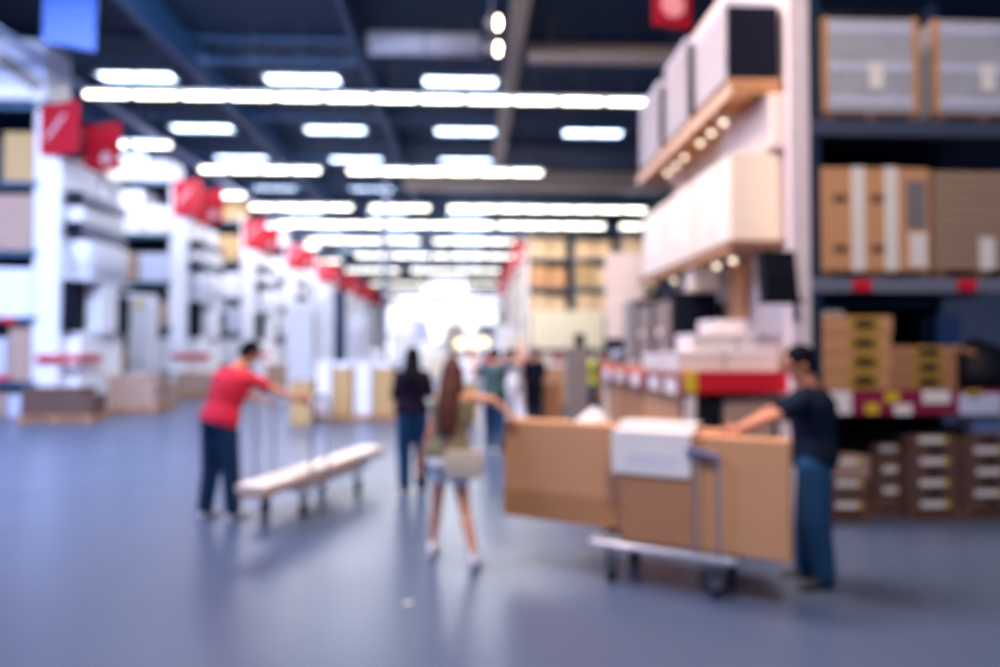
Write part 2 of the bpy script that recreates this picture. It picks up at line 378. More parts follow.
for k2, (x, z) in enumerate(((-11.1, 2.37), (-11.2, 1.0))):
    tag(B().box((0, 0, 0), (.3, .02, .14)).build('price_tag', red2, loc=(x, 17.26, z)), 'red price tag on %s beam of nearest blue-lit rack' % ('second' if k2 == 0 else 'lowest'), 'tag', 'red tags on nearest rack')
# bright blue sign board above
t = thing('hanging_board', 'bright blue board hanging above the nearest rack at picture top', 'sign', W(70, 18, 15.5), R(25))
B().box((0, 0, .35), (1.0, .05, 2.0), bev=.01).build('board', bluep, t)
B().cyl((-.4, 0, 1.3), (-.4, 0, ZC - t.location.z), .01, seg=5).cyl((.4, 0, 1.3), (.4, 0, ZC - t.location.z), .01, seg=5).build('hanger', steel_grey, t)
# overhead cable tray running down the aisle past the signs
tag(B().bx(XL + .0, XL + .22, 12.0, 90, 8.62, 8.7).bx(XL + .0, XL + .03, 12, 90, 8.7, 8.8).build('cable_tray', M('pale_blue_tray', (150, 165, 205), .5)), 'long pale cable tray running above the red signs along the white rack ends', 'cable tray')
for k2, y in enumerate((14, 22, 30, 38, 46, 54, 62, 70, 78)):
    tag(B().cyl((XL + .1, y, 8.8), (XL + .1, y, ZC), .012, seg=5).build('tray_hanger', steel_grey), '%s thin rod from the front holding up the pale cable tray' % ORD[k2], 'rod', 'rods holding the cable tray')

# ------------------------------------------------------------------ end displays on the white rack ends
def displays(i, y, lab):
    x0, x1 = XL + .52, XL + 1.0
    for k2, (z0, z1) in enumerate(((5.28, 5.56), (4.46, 4.82))):
        t = thing('display_shelf', '%s dark shelf on the white rack end under %s signs' % (['upper', 'lower'][k2], lab), 'shelf', (XL + .04, y + .2, z0), 0, 'dark shelves on the white rack ends')
        B().bx(.48, .88, 0, 2.2, z1 - z0 - .06, z1 - z0).build('board', steel_grey, t)
        B().bx(.44, .88, -.02, .0, 0, z1 - z0).build('end_fascia', navyblk, t)
        B().bx(.86, .9, 0, 2.2, 0, z1 - z0 - .06).build('front_fascia', M('dusky_lavender', (84, 84, 118), .5), t)
    tag(B().bx(x0, x1 - .1, y + .3, y + 2.35, 4.83, 5.2, .06).build('white_slab', whitecloth), 'white slab on lower dark shelf under %s pair of signs' % lab, 'slab', 'white slabs on rack-end shelves')
    # bathtub-like white basin
    t = thing('display_basin', 'big white basin on the rack end under %s signs, below the dark shelves' % lab, 'basin', (XL + .04, y + .2, 3.45), 0, 'white basins on the rack ends')
    B().loft([((.78, 1.12, 0), .24, .85), ((.78, 1.12, .5), .28, 1.0), ((.78, 1.12, .82), .3, 1.06), ((.78, 1.12, .9), .29, 1.04)], seg=28, power=4).build('basin_body', white, t, True)
    B().bx(.48, 1.05, .05, 2.25, -.06, 0).build('ledge', white, t)
    for k2, (a, c, z0, z1, mt, nm) in enumerate(((.1, .75, 2.105, 3.385, navyblk, 'dark upright panel'), (.95, 1.7, 2.105, 3.385, white, 'white cabinet'), (1.75, 2.4, 2.105, 3.1, navyblk, 'black cabinet'), (.3, 2.35, .15, 2.1, white, 'long white base unit'))):
        tag(B().bx(XL + .52, XL + (.75 if k2 == 0 else .86 if k2 == 3 else 1.05), y + a, y + c, z0, z1, .02).build('display_cabinet', mt), '%s on the white rack end under %s signs' % (nm, lab), 'cabinet', 'cabinets shown on the rack end under %s signs' % lab)
for i in (0, 1, 2, 3): displays(i, LY[i], ORD[i])
for i in range(1, 6):
    fixture(XL - .15, LY[i] - 1.3, 8.45, 1.3, 'short white light above the gap before the %s rack end with red signs' % ORD[i], 'short lights above the gaps between racks', True)
    fixture(XL - 1.6, LY[i] - 1.3, 8.45, 1.3, 'inner white light above the gap before the %s rack end with red signs' % ORD[i], 'inner lights above the gaps between racks', True)
random.seed(5)
# flat-pack stacks on pallets in front of the rack ends
def flatstack(x0, x1, y0, y1, z1, mt, lab, grp):
    tag(B().bx(x0 - .06, x1 + .06, y0 - .06, y1, 0, .03).bx(x0 - .06, x1 + .06, y0 - .06, y1, .1, .14).bx(x0, x0 + .1, y0 - .04, y1, .03, .1).bx(x1 - .1, x1, y0 - .04, y1, .03, .1).bx((x0 + x1) / 2 - .05, (x0 + x1) / 2 + .05, y0 - .04, y1, .03, .1).build('wooden_pallet', wood), 'wooden pallet on the floor under ' + lab, 'pallet', 'floor pallets')
    z = .14; k = 0; nn = max(2, round((z1 - .14) / .15)); h = (z1 - .14) / nn
    while k < nn:
        s = random.uniform(-.04, .04)
        boxthing('flat_carton', mt, '%s flat carton, %s from bottom in %s' % (colname(mt), ORD[k], lab), 'carton', x0 + s, x1 + s - (.25 if k == nn - 1 else 0), y0 + .02, y1, z, z + h - .006, grp, .012)
        z += h; k += 1
flatstack(-10.35, -8.75, 16.5, 17.2, .80, kraftdd, 'the brown stack before the nearest rack end', 'flat cartons in the nearest floor stack')
flatstack(-9.6, -8.35, 18.9, 19.9, 1.0, kraftg, 'the paler stack behind the brown floor stack', 'flat cartons in the paler stack')
flatstack(-9.75, -8.8, 20.4, 21.3, .8, kraftg, 'the small stack beside the nearest rack end', 'flat cartons in the small stack')
flatstack(-10.2, -8.9, 24.6, 25.6, .9, kraftg, 'the stack before the second rack end', 'flat cartons at the second rack end')
flatstack(-9.9, -8.6, 27.0, 28.2, 1.1, kraftdd, 'the dark stack beside the second rack end', 'flat cartons beside the second rack end')
flatstack(-9.9, -8.5, 33.2, 34.4, 1.0, kraftg, 'the stack before the third rack end', 'flat cartons at the third rack end')
# tall white refrigerators / cabinets standing near racks mid-way
for k2, (px, Y, w, z1, mt, nm) in enumerate(((143, 24.3, .75, 3.6, white, 'tall white cabinet with yellow sticker'),)):
    x = XP(px, Y)
    t = thing('tall_cabinet', nm + ' on the floor before the rack under second signs', 'cabinet', (x, Y, 0))
    B().bx(-w / 2, w / 2, -.3, .3, 0, 3.55, .02).build('body', mt, t)
    B().bx(-w / 2 + .02, w / 2 - .02, -.33, -.3, 1.3, 3.5, .01).build('door', mt, t)
    B().bx(-.12, .12, -.345, -.33, 3.1, 3.35).build('sticker', yellow, t)
# ------------------------------------------------------------------ right-hand side
XR = 3.22
# nearest right rack: white column at its corner, stock facing us
rk = thing('pallet_rack', 'navy pallet rack with brown cartons behind the man in the navy T-shirt', 'rack', (XR, 6.6, 0), 0)
for x, y in ((.12, .08), (.12, 2.3), (2.85, .08), (2.85, 2.3)):
    B().bx(x - .05, x + .05, y - .05, y + .05, 0, 6.2).bx(x - .08, x + .08, y - .08, y + .08, 0, .015).build('upright', steel_navy, rk)
for z, h, mt in ((3.9, .15, M('slate_beam', (64, 74, 98), .5)), (2.36, .14, M('pale_slate_beam', (112, 118, 138), .5)), (1.26, .18, steel_navy)):
    B().bx(.05, 2.9, 0, .06, z - h, z).build('beam', mt, rk); B().bx(.05, 2.9, 2.3, 2.36, z - h, z).build('beam', mt, rk)
    B().bx(.12, 2.9, .07, 2.3, z - .05, z - .01).build('shelf_deck', steel_navy, rk)
B().bx(.12, 2.9, 2.4, 2.44, 0, 6.2).build('shade_backing', navyblk, rk)  # near-black sheet in place of the dim depth behind these cartons
B().bx(-.02, .05, .0, 4.2, 0, 6.2).build('side_wall', warmwhite, rk)
B().bx(-.19, .0, -.1, .0, 0, 6.2, .01).build('corner_column', M('pink_white_column', (232, 216, 222), .5), rk)
rk['label'] = 'navy pallet rack with brown cartons behind the man in the navy T-shirt'
# red tags on the middle beam
for i, px in enumerate((862, 967)):
    p = W(px, 285, 6.58)
    tag(B().bx(-.09, .09, -.01, .01, -.055, .055).build('beam_tag', red2, loc=p), 'small red tag on the middle beam, ' + ('under the white-strapped carton' if i == 0 else 'under the slatted grey-brown load'), 'tag', 'red tags on the middle beam')
# price labels along the lower beam
strip = thing('price_rail', 'crimson price rail with white and yellow labels along the lower beam', 'price rail', (XR + .05, 6.56, 1.16))
B().bx(0, 2.75, 0, .03, -.12, .12).build('rail', crimson, strip)
for x, w, z, h, mt in ((.06, .30, 0, .22, paper), (.50, .13, -.06, .1, yellow), (.69, .14, .05, .1, yellow), (.78, .17, -.07, .1, paper), (1.06, .27, .05, .12, paper), (1.42, .42, -.02, .2, lav), (1.50, .14, .08, .06, yellow), (1.95, .3, 0, .2, paper), (2.35, .2, 0, .14, yellow)):
    B().bx(x, x + w, -.008, 0, z - h / 2, z + h / 2).build('price_label', mt, strip)
# wrapped pallets on top shelf
for i, (a, c, lab) in enumerate(((826, 921, 'nearer the white column'), (938, 1035, 'cut by the picture edge'))):
    x0, x1 = XP(a, 6.75), XP(c, 6.75); z0 = 3.9
    t = thing('wrapped_crate', 'grey wrapped crate on the top shelf of the navy rack, ' + lab, 'crate', ((x0 + x1) / 2, 6.75, z0), 0, 'wrapped crates on the top shelf')
    w = (x1 - x0) / 2
    B().bx(-w, w, 0, 1.1, .12, 1.07, .02).build('crate_body', M('striped_grey_wrap', (176, 178, 190), .4, 0, .25, 4), t)
    B().bx(-w - .01, -w + .05, -.015, .02, .12, 1.07).build('corner_board', wood, t); B().bx(w - .05, w + .01, -.015, .02, .12, 1.07).build('corner_board', wood, t)
    for z in (.24, .58, .96): B().bx(-w + .05, w - .05, -.012, 0, z - .05, z + .04).build('wrap_band', lav, t)
    B().bx(-.02, .12, -.02, -.012, .35, .62).build('paper_sheet', paper, t)
    B().bx(-w, w, 0, 1.1, 0, .03).bx(-w, w, 0, 1.1, .09, .12).bx(-w, -w + .1, 0, 1.1, .03, .09).bx(w - .1, w, 0, 1.1, .03, .09).bx(-.05, .05, 0, 1.1, .03, .09).build('pallet', darkwood, t)
# middle shelf
z0 = 2.36
x0, x1 = XP(822, 6.75), XP(905, 6.75)
t = thing('strapped_carton', 'brown carton with two white vertical straps on the middle shelf', 'carton', (x0, 6.75, z0))
w = XP(932, 6.75) - x0
B().bx(0, w, 0, 1.0, .08, 1.11, .015).build('carton_body', kraft, t)
for a in (853, 886):
    xx = XP(a, 6.75) - x0; B().bx(xx, xx + .13, -.012, 0, .08, 1.115).bx(xx, xx + .13, 0, 1.0, 1.11, 1.117).build('strap', paper, t)
for a, zz in ((835, .3), (835, .8), (872, .3), (872, .8)):
    xx = XP(a, 6.75) - x0; B().bx(xx, xx + .14, -.008, 0, zz - .04, zz + .04).build('dark_slot', darkwood, t)
xx = XP(911, 6.75) - x0; B().bx(xx, xx + .17, -.012, 0, .12, .46).build('paper_label', paper, t)
xx = XP(908, 6.75) - x0; B().bx(xx, xx + .2, -.008, 0, .5, .98).build('grey_patch', grey, t)
B().bx(0, w, .02, 1.0, 0, .02).bx(0, .1, .02, 1, .02, .08).bx(w - .1, w, .02, 1, .02, .08).bx(w / 2 - .05, w / 2 + .05, .02, 1, .02, .08).build('pallet', darkwood, t)
x0 = XP(937, 6.75)
t = thing('slatted_load', 'grey-brown slatted load with a white label on the middle shelf by picture edge', 'pallet load', (x0, 6.75, z0))
for k2 in range(9): B().bx(0, .95, 0, 1.0, .1 + k2 * .11, .1 + k2 * .11 + .1, .01).build('slat_layer', M('grey_brown_board', (168, 140, 118), .7, 0, .12, 4), t)
B().bx(.45, .6, -.012, 0, .1, .42).build('paper_label', paper, t)
B().bx(0, .95, 0, 1.0, 0, .03).bx(0, .1, 0, 1, .03, .1).bx(.85, .95, 0, 1, .03, .1).bx(.42, .52, 0, 1, .03, .1).build('pallet', darkwood, t)
# lower shelf cartons with dark hand holes
def hole_carton(x, y, z, w, h, lab, grp, mt=kraft, hx=.62):
    t = thing('hand_hole_carton', lab, 'carton', (x, y, z), 0, grp)
    B().bx(0, w, 0, .6, 0, h - .008, .012).build('carton_body', mt, t)
    B().loft([((w * hx, -.008, h / 2), .17, .09 * min(1, h / .2)), ((w * hx, .004, h / 2), .17, .09 * min(1, h / .2))], seg=20).build('yellow_ring', M('mustard_print', (190, 150, 50), .7), t)
    B().loft([((w * hx, -.012, h / 2), .12, .04), ((w * hx, .0, h / 2), .12, .04)], seg=20).build('hand_hole', navyblk, t)
    B().bx(.0, w, -.004, 0, .0, .012).build('edge_tape', tape, t)
hx0 = XP(818, 6.8)
hz = [1.26, 1.447, 1.634, 1.821]
w1 = XP(893, 6.8) - hx0
for i, z in enumerate(hz):
    hole_carton(hx0, 6.8, z, w1 + (.0 if i % 2 else -.015), .187, 'brown hand-hole carton, %s from bottom of the taller stack on the lower shelf' % ORD[i], 'hand-hole cartons in the taller stack')
boxthing('paper_pile', paper, 'flat white pile on top of the taller hand-hole carton stack', 'paper', hx0 - .02, hx0 + .28, 6.82, 7.1, 2.008, 2.05)
x2 = XP(896, 6.8)
for i in range(3):
    hole_carton(x2, 6.85, 1.26 + i * .15, .66, .15, 'dull brown hand-hole carton, %s from bottom of the lower stack' % ORD[i], 'hand-hole cartons in the lower stack', kraftd, .55)
# slumped black bags beside the low stack
t = thing('black_bag', 'black slumped bag on the lower shelf beside the dull brown cartons', 'bag', (XP(985, 6.9), 6.95, 1.26))
B().loft([((0, 0, 0), .28, .22), ((0, 0, .15), .33, .26), ((-.05, 0, .35), .25, .2), ((-.1, 0, .46), .1, .08), ((-.12, 0, .5), .05, .04)]).build('bag_body', black, t, True)
B().cap((-.35, -.1, .42), .03, (.3, -.1, .22), .035).build('strap', kraftd, t, True)
t = boxthing('wrapped_box', lav, 'pale blue box in the dark behind the lower hand-hole stack', 'box', XP(938, 7.6), XP(962, 7.6), 7.6, 7.9, 1.26, 2.05)
# floor level: flat packs with white end labels
nf = 0
for ci, (a, c, n0, yo) in enumerate(((822, 868, 5, 6.72), (872, 905, 6, 6.9), (908, 958, 7, 6.72), (962, 1012, 7, 6.72))):
    x0, x1 = XP(a, yo), XP(c, yo)
    z = .1
    tag(B().bx(x0, x1, yo, yo + .9, 0, .03).bx(x0, x0 + .06, yo, yo + .9, .03, .07).bx(x1 - .06, x1, yo, yo + .9, .03, .07).bx(x0, x1, yo, yo + .9, .07, .1).build('floor_pallet', darkwood), 'dark wooden pallet on the floor under the %s pile of labelled flat packs' % ORD[ci], 'pallet', 'pallets under the flat packs')
    for k2 in range(n0):
        h = .105; s = random.uniform(-.02, .02)
        t = thing('flat_pack', 'dark brown flat pack, %s from bottom of the %s pile from the man' % (ORD[k2], ORD[ci]), 'flat pack', ((x0 + x1) / 2 + s, yo, z), 0, 'labelled flat packs on the floor under the navy rack')
        w = (x1 - x0) / 2
        B().bx(-w, w, 0, .85, 0, h - .01, .008).build('pack_body', kraftdd if ci != 0 or k2 < 3 else kraftg, t)
        if (k2 + ci) % 2 == 0: B().bx(-w * .55, w * .4, -.006, 0, .02, h - .03).build('end_label', paper, t); B().bx(w * .42, w * .6, -.006, 0, .02, h - .03).build('yellow_tab', yellow, t)
        elif ci > 1: B().bx(-w * .2, w * .3, -.004, 0, .02, h - .035).build('dark_slot', black, t)
        z += h
t = boxthing('small_box', white, 'white box on top of the labelled flat-pack pile by the picture edge', 'box', XP(972, 6.75), XP(1004, 6.75), 6.76, 7.0, .1 + 7 * .105, .1 + 7 * .105 + .14)

# ---- rack-end displays: upper wooden shelf with louvred panels
ws = thing('wooden_shelf', 'long pine shelf high on the white rack end, under the louvred boxes', 'shelf', (2.62, 6.95, 4.32))
B().bx(0, .56, 0, 3.95, .04, .1, .006).build('shelf_board', wood, ws)
B().bx(0, .03, 0, 3.95, -.06, .04).build('front_batten', M('pale_pine', (230, 200, 176), .6, 0, .1, 5), ws)
for k2 in range(8): B().bx(.03, .56, .03 + k2 * .54, .07 + k2 * .54, -.03, .04).build('cross_batten', wood, ws)
for y in (.9, 3.2): B().quadpts([(.56, y, .04), (.56, y, -.5), (.15, y, .04)], .03).build('bracket', warmwhite, ws)
bulb = M('warm_bulb_glass', (255, 225, 190), .3, emit=((1.0, .80, .62), 2.2))
def puck(x, y, z, lab, grp):
    t = thing('shelf_spot', lab, 'lamp', (x, y, z), 0, grp)
    B().cyl((0, 0, 0), (0, 0, .04), .05).build('lamp_rim', steel_grey, t, True)
    B().ell((0, 0, -.01), (.035, .035, .03)).build('bulb', bulb, t, True)
for k2, (xx, y) in enumerate(((2.85, 7.75), (2.85, 8.15), (2.85, 8.55), (2.85, 9.2), (2.85, 9.6), (2.85, 10.0))):
    puck(xx, y, 4.25, 'small warm lamp under the pine shelf, %s from its near end' % ORD[k2], 'lamps under the pine shelf')
lou = wave('louvred_white_board', (232, 224, 232), (150, 138, 150), 5.5, .5, 'Z', .8)
for k2, (y0, y1, z1) in enumerate(((6.97, 7.95, 5.18), (8.25, 9.2, 5.36), (9.5, 10.6, 5.32))):
    t = thing('louvred_cabinet', '%s louvred white cabinet with %s end on the pine shelf' % (('nearest', 'middle', 'farthest')[k2], 'black'), 'cabinet', (2.60, y0, 4.42), 0, 'louvred cabinets on the pine shelf')
    B().bx(.02, .53, .03, y1 - y0, 0, z1 - 4.42).build('carcass', black, t)
    B().bx(.0, .54, .0, .03, 0.0, z1 - 4.42).build('end_panel', navyblk, t)
    m = B(); nl = 12
    for q in range(nl):
        zz = (q + .5) * (z1 - 4.42) / nl; m.box((.0, (y1 - y0) / 2, zz), (.012, y1 - y0, (z1 - 4.42) / nl * .68), ry=R(18))
    m.build('louvres', white, t)
    B().bx(-.01, .55, 0, y1 - y0, z1 - 4.42, z1 - 4.36).build('top_panel', lav, t)
# cream wall cabinets
for k2, (y0, y1) in enumerate(((7.0, 8.12), (8.2, 9.32), (9.4, 10.6))):
    t = thing('wall_cabinet', '%s cream wall cabinet under the pine shelf' % ('nearest', 'middle', 'farthest')[k2], 'cabinet', (2.64, y0, 2.78), 0, 'cream wall cabinets')
    B().bx(.02, .54, 0, y1 - y0, 0, .9, .006).build('cabinet_body', cream, t)
    for q in range(2):
        d = B().bx(.0, .02, q * (y1 - y0) / 2 + .004, (q + 1) * (y1 - y0) / 2 - .004, .004, .896, .004).build('door', M('cream_door', (244, 232, 218), .45, 0, .03, 2), t)
        B().cap((-.02, (y1 - y0) * (.44 if q == 0 else .56), .1), .006, (-.02, (y1 - y0) * (.44 if q == 0 else .56), .25), .006, 8).build('handle', chrome, d, True)
cs = thing('wooden_shelf', 'brown lower shelf directly below the cream wall cabinets', 'shelf', (2.6, 6.95, 2.70))
B().bx(0, .58, 0, 3.8, .0, .07, .006).build('shelf_board', darkwood, cs)
B().bx(0, .03, 0, 3.8, -.04, .0).build('front_batten', wood, cs)
for k2, y in enumerate((7.5, 8.0, 8.5, 9.1, 9.7)):
    puck(2.85, y, 2.65, 'small warm lamp below the cream cabinets, %s from their near end' % ORD[k2], 'lamps below the cream cabinets')
# wall panels between
tag(B().bx(3.02, 3.18, 6.9, 8.3, 3.72, 4.26, .01).build('sample_board', warmwhite), 'pinkish white panel on the rack end between pine shelf and cream cabinets', 'panel')
# screen
t = thing('display_screen', 'black box-like screen fixed beside the white column, under the cream cabinets', 'screen', (2.87, 6.44, 2.36))
B().box((0, 0, 0), (.36, .1, .46), rx=R(-8), rz=R(8), bev=.015).build('screen_body', black, t)
B().box((0.0, -.055, .06), (.30, .012, .24), rx=R(-8), rz=R(8)).build('screen_face', black, t)
B().box((-.01, -.062, -.14), (.24, .015, .1), rx=R(-8), rz=R(8)).build('pink_reflection', M('pink_reflection_tint', (214, 176, 186), .6), t)  # pink patch painting a reflection on the black screen
B().bx(-.18, .2, -.12, .02, -.27, -.23).build('tray', black, t)
B().bx(.1, .16, .04, .09, -.05, .05).build('wall_arm', steel_grey, t)
# dark vanities
t = thing('dark_cabinet', 'tall black cabinet with grey door standing behind the white boxes', 'cabinet', (2.5, 8.55, 1.49))
B().bx(.02, .56, 0, 1.9, 0, .88, .01).build('carcass', navyblk, t)
for k2, (a, c) in enumerate(((.05, .9), (1.0, 1.85))):
    d = B().bx(-.0, .02, a + .12, c - .02, .03, .80, .004).build('door', M('taupe_slatted_door', (140, 122, 116), .5, 0, .08, 4), t)
    B().ell((-.03, a + .5, .4), (.03, .05, .05)).build('knob', paper, d, True)
tag(B().bx(2.66, 3.0, 8.3, 8.6, 2.38, 2.66, .01).build('cream_box', cream), 'small cream box on top of the black cabinet', 'box')
tag(B().bx(3.05, 3.18, 7.85, 8.2, 2.0, 2.66, .01).build('wood_sample', wood), 'narrow brown wood sample beside the black cabinet', 'sample')
t = thing('dark_cabinet', 'slim grey-brown cabinet beyond the black cabinet with grey door', 'cabinet', (2.5, 10.5, 1.49))
B().bx(0, .5, .1, .8, 0, .95, .01).build('carcass', M('dark_taupe', (92, 78, 80), .5), t); B().bx(-.02, 0, .12, .78, .03, .92).build('door', shade_gray, t)
# low display counter with red front rail and coral side rail
ct = thing('display_counter', 'low display counter with red front rail and coral side rail', 'counter', (2.06, 6.62, 0))
B().bx(.02, 1.0, .02, 4.3, 1.38, 1.44).bx(.04, 1.0, .04, 4.3, .5, .54).bx(.04, 1.0, .04, 4.3, .08, .12).build('shelf', shade_gray, ct)
for x, y in ((.04, .04), (.95, .04), (.04, 4.25), (.95, 4.25)): B().bx(x - .03, x + .05, y - .03, y + .05, 0, 1.42).build('post', warmwhite, ct)
B().bx(.10, 1.02, -.03, .02, 1.25, 1.46, .004).build('red_rail', red2, ct)
B().bx(-.02, .02, .0, 4.3, 1.36, 1.47, .004).build('coral_rail', orange, ct)
B().bx(-.02, .02, .0, 4.3, 1.22, 1.355).build('label_rail', crimson, ct)
B().bx(-.02, .09, -.03, 0, 1.25, 1.46).build('corner_label', yellow, ct)
for k2, y in enumerate((.25, .9, 1.8, 2.7, 3.6)): B().bx(-.03, -.02, y, y + .42, 1.22, 1.38).build('price_label', paper, ct)
for k2, (a, c, z0, z1, x0, mt, lab) in enumerate(((6.95, 8.5, .56, 1.2, 2.10, kraft, 'big brown carton under the coral rail, near the white post'), (8.6, 10.6, .56, 1.2, 2.10, kraftd, 'long brown carton under the coral rail, beyond the big one'))):
    boxthing('carton', mt, lab, 'carton', x0, 2.95, a, c, z0 - .015, z1, 'cartons inside the low counter')
boxthing('carton', kraftg, 'grey-brown carton under the red rail beside a dark gap', 'carton', 2.45, 2.93, 6.70, 6.93, .54, 1.2)
boxthing('storage_box', black, 'black block standing in for the dark gap under the red rail', 'box', 2.27, 2.42, 6.7, 6.9, .54, 1.18)  # solid black block painted as the shaded hole below the rail
# white boxes on the counter
k2 = 0
for (x0, x1, y0, y1, z0, z1, lab) in ((2.0, 2.46, 6.72, 7.3, 1.44, 1.64, 'outermost lower white box on the counter above the red rail'), (2.48, 3.0, 6.72, 7.3, 1.44, 1.64, 'lower white box on the counter beside the man\'s head'),
        (2.0, 2.5, 7.35, 8.1, 1.44, 1.62, 'lower white box behind the front ones on the counter'), (2.16, 2.6, 6.76, 7.3, 1.645, 1.82, 'upper white box toward the aisle in the counter stack'), (2.62, 3.02, 6.76, 7.3, 1.645, 1.82, 'upper white box nearer the rack wall in the counter stack'),
        (2.56, 2.95, 7.35, 7.8, 1.44, 1.98, 'tall pale box at the back of the white counter stack')):
    t = thing('white_box', lab, 'box', ((x0 + x1) / 2, y0, z0), 0, 'white boxes on the counter'); w = (x1 - x0) / 2
    B().bx(-w, w, 0, y1 - y0, 0, z1 - z0 - .03, .012).build('box_body', warmwhite, t); B().bx(-w - .006, w + .006, -.006, y1 - y0 + .006, z1 - z0 - .03, z1 - z0, .006).build('lid', white, t)
# red hanging sign above
p = W(672, 12, 11.0)
t = thing('hanging_sign', 'deep red sign with pale round mark hanging above the louvred cabinets', 'sign', p, R(12))
B().box((0, 0, .25), (.66, .06, 1.0), bev=.01).build('board', M('deep_red_sign', (150, 8, 36), .5), t)
B().cyl((.0, -.03, .1), (.0, -.045, .1), .2, seg=24).build('round_mark', M('pinkish_mark', (226, 150, 165), .6), t)
B().cyl((-.25, 0, .7), (-.25, 0, ZC - p.z), .008, seg=5).cyl((.25, 0, .7), (.25, 0, ZC - p.z), .008, seg=5).build('hanger', steel_grey, t)

# ---- tall white display board mid-way
x0, x1 = XP(606, 12.4), XP(644, 12.4)
t = thing('display_board', 'tall white board on a black foot beyond the counter with coral rail', 'board', ((x0 + x1) / 2, 12.4, 0))
w = (x1 - x0) / 2
B().bx(-w, w, -.03, .03, 1.86, 3.4, .01).build('board', M('pinkish_white_board', (240, 222, 216), .6), t)
B().bx(-w * .9, w, -.1, .1, 1.66, 1.86, .01).build('black_foot', navyblk, t)
B().bx(-w * .8, -w * .7, -.03, .03, 0, 1.7).bx(w * .7, w * .8, -.03, .03, 0, 1.7).build('post', steel_grey, t)
for zz in (2.2, 2.5, 2.8, 3.1): B().bx(-w * .8, w * .8, -.036, -.03, zz, zz + .04).build('shelf_line', paper, t)
# grey kiosk
x = XP(577, 9.3)
t = thing('grey_kiosk', 'slim grey kiosk post with black top standing behind the long carton', 'kiosk', (x, 9.3, 0))
B().bx(-.14, .14, -.1, .1, .03, 1.7, .01).build('kiosk_body', grey, t); B().bx(-.2, .2, -.16, .16, 0, .03).build('base', steel_grey, t); B().bx(-.03, .1, -.05, .05, 1.7, 1.88, .02).build('black_top', black, t)
# right far racks with beige boxes
beige = M('beige_cardboard', (232, 196, 156), .8, 0, .06, 3)
RY = [40, 47.5, 55, 62.5, 70, 77.5]
for i, y in enumerate(RY):
    rack('tall grey rack with beige boxes under the %s red sign across the aisle' % ORD[i], XR, y, y + 3.8, [1.7, 3.55, 5.25, 6.95], 8.3, 1, nb=3 if i == 0 else 1, far=i > 0, group='pallet racks across the aisle', beamm=steel_teal, postm=steel_grey, endm=warmwhite, endw=[(y, y + 3.8)])
    t = thing('aisle_sign', 'red sign board, %s of those receding across the aisle' % ORD[i], 'sign', (XR - .35, y + .5, 6.85), R(20), 'red signs receding across the aisle')
    B().box((0, 0, .5), (1.0, .06, 1.25), bev=.01).build('board', red, t); B().box((.35, 0, .5), (.2, .12, .8)).build('bracket', steel_grey, t)
    B().cyl((0, -.03, .3), (0, -.04, .3), .2, seg=20).build('white_mark', white, t)
    nx = 8 if i == 0 else 1
    for li, z in enumerate((1.7, 3.55, 5.25, 6.95)):
        xx = XR + .2
        for j in range(nx):
            w = .95
            if i == 0 and li == 0: continue
            h = random.uniform(1.1, 1.35) if li < 3 else random.uniform(1.0, 1.2)
            for pz in (2.76, 5.46):
                if xx < XR + pz + .06 and xx + w > XR + pz - .06: xx = XR + pz + .07
            if i == 0 and xx + w > XR + 8.1: break
            boxthing('beige_carton', random.choice([beige, kraft, beige, tan]), 'beige carton on %s, %s from aisle, under %s sign across the aisle' % (['the lowest shelf', 'second shelf', 'third shelf', 'top shelf'][li], ORD[j], ORD[i]), 'carton', xx, xx + w, y + .05, y + 1.2, z, z + h, 'beige cartons under the %s sign across the aisle' % ORD[i], .02)
            xx += w + .06 if j % 2 else w + .12
for j in range(7):
    boxthing('beige_carton', [kraft, cream, pink, beige, tan, white, kraftd][j], '%s box on the floor under the cream banner, %s from the aisle' % (['brown', 'cream', 'pink', 'beige', 'tan', 'white', 'dark brown'][j], ORD[j]), 'carton', XR + .2 + j * .65, XR + .8 + j * .65, 40.12, 41.1, .0, 1.5, 'boxes on the floor under the cream banner', .02)
t = tag(B().bx(XR + .2, XR + 4.4, 40 - .10, 40 - .021, 1.70, 3.9, .02).build('cream_banner', M('cream_banner_cloth', (248, 232, 202), .7, 0, .02, 1)), 'wide cream banner on the rack front under the beige cartons', 'banner')
# low stock between: carts and cartons in the cross aisle
mid = [(2.2, 19.5, 1.1, 1.0, 1.15, kraft), (3.6, 21, 1.2, 1.1, 1.3, kraftd), (1.75, 15.2, .45, .5, .95, kraftd), (5.2, 19, 1.4, 1.2, 1.35, warmwhite), (2.9, 24, 1.3, 1.0, 1.2, warmwhite), (.2, 33, 1.6, 1, 1.3, white), (-1.7, 38, 1.6, 1, 1.4, cream), (1.9, 29, 1.2, 1, 1.35, red), (-4.9, 31, 1.5, 1.2, 1.6, white), (-5.6, 38, 1.5, 1.2, 1.7, white), (-3.3, 45, 1.6, 1.2, 1.6, white)]
labs = ['brown carton on the floor behind the grey kiosk', 'darker brown carton on the floor beyond the coral rail', 'small brown carton stack beside the far walker in black', 'wide pinkish-white box beyond the white display board', 'pinkish-white box behind the brown floor cartons', 'white low block far down the aisle beside shoppers', 'cream low block far down the aisle under bright lights', 'red low block beyond the grey kiosk', 'white block behind the tan pallet packs', 'white block beside the grey column, farther back', 'white block far beyond the dark-haired woman']
for (x, y, w, d, h, mt), lb in zip(mid, labs):
    t = thing('floor_bin', lb, 'bin', (x, y, 0)); B().bx(-w / 2, w / 2, 0, d, .1, h, .03).build('bin_body', mt, t); B().bx(-w / 2, -w / 2 + .1, 0, d, 0, .1).bx(w / 2 - .1, w / 2, 0, d, 0, .1).bx(-.05, .05, 0, d, 0, .1).build('feet', wood, t)
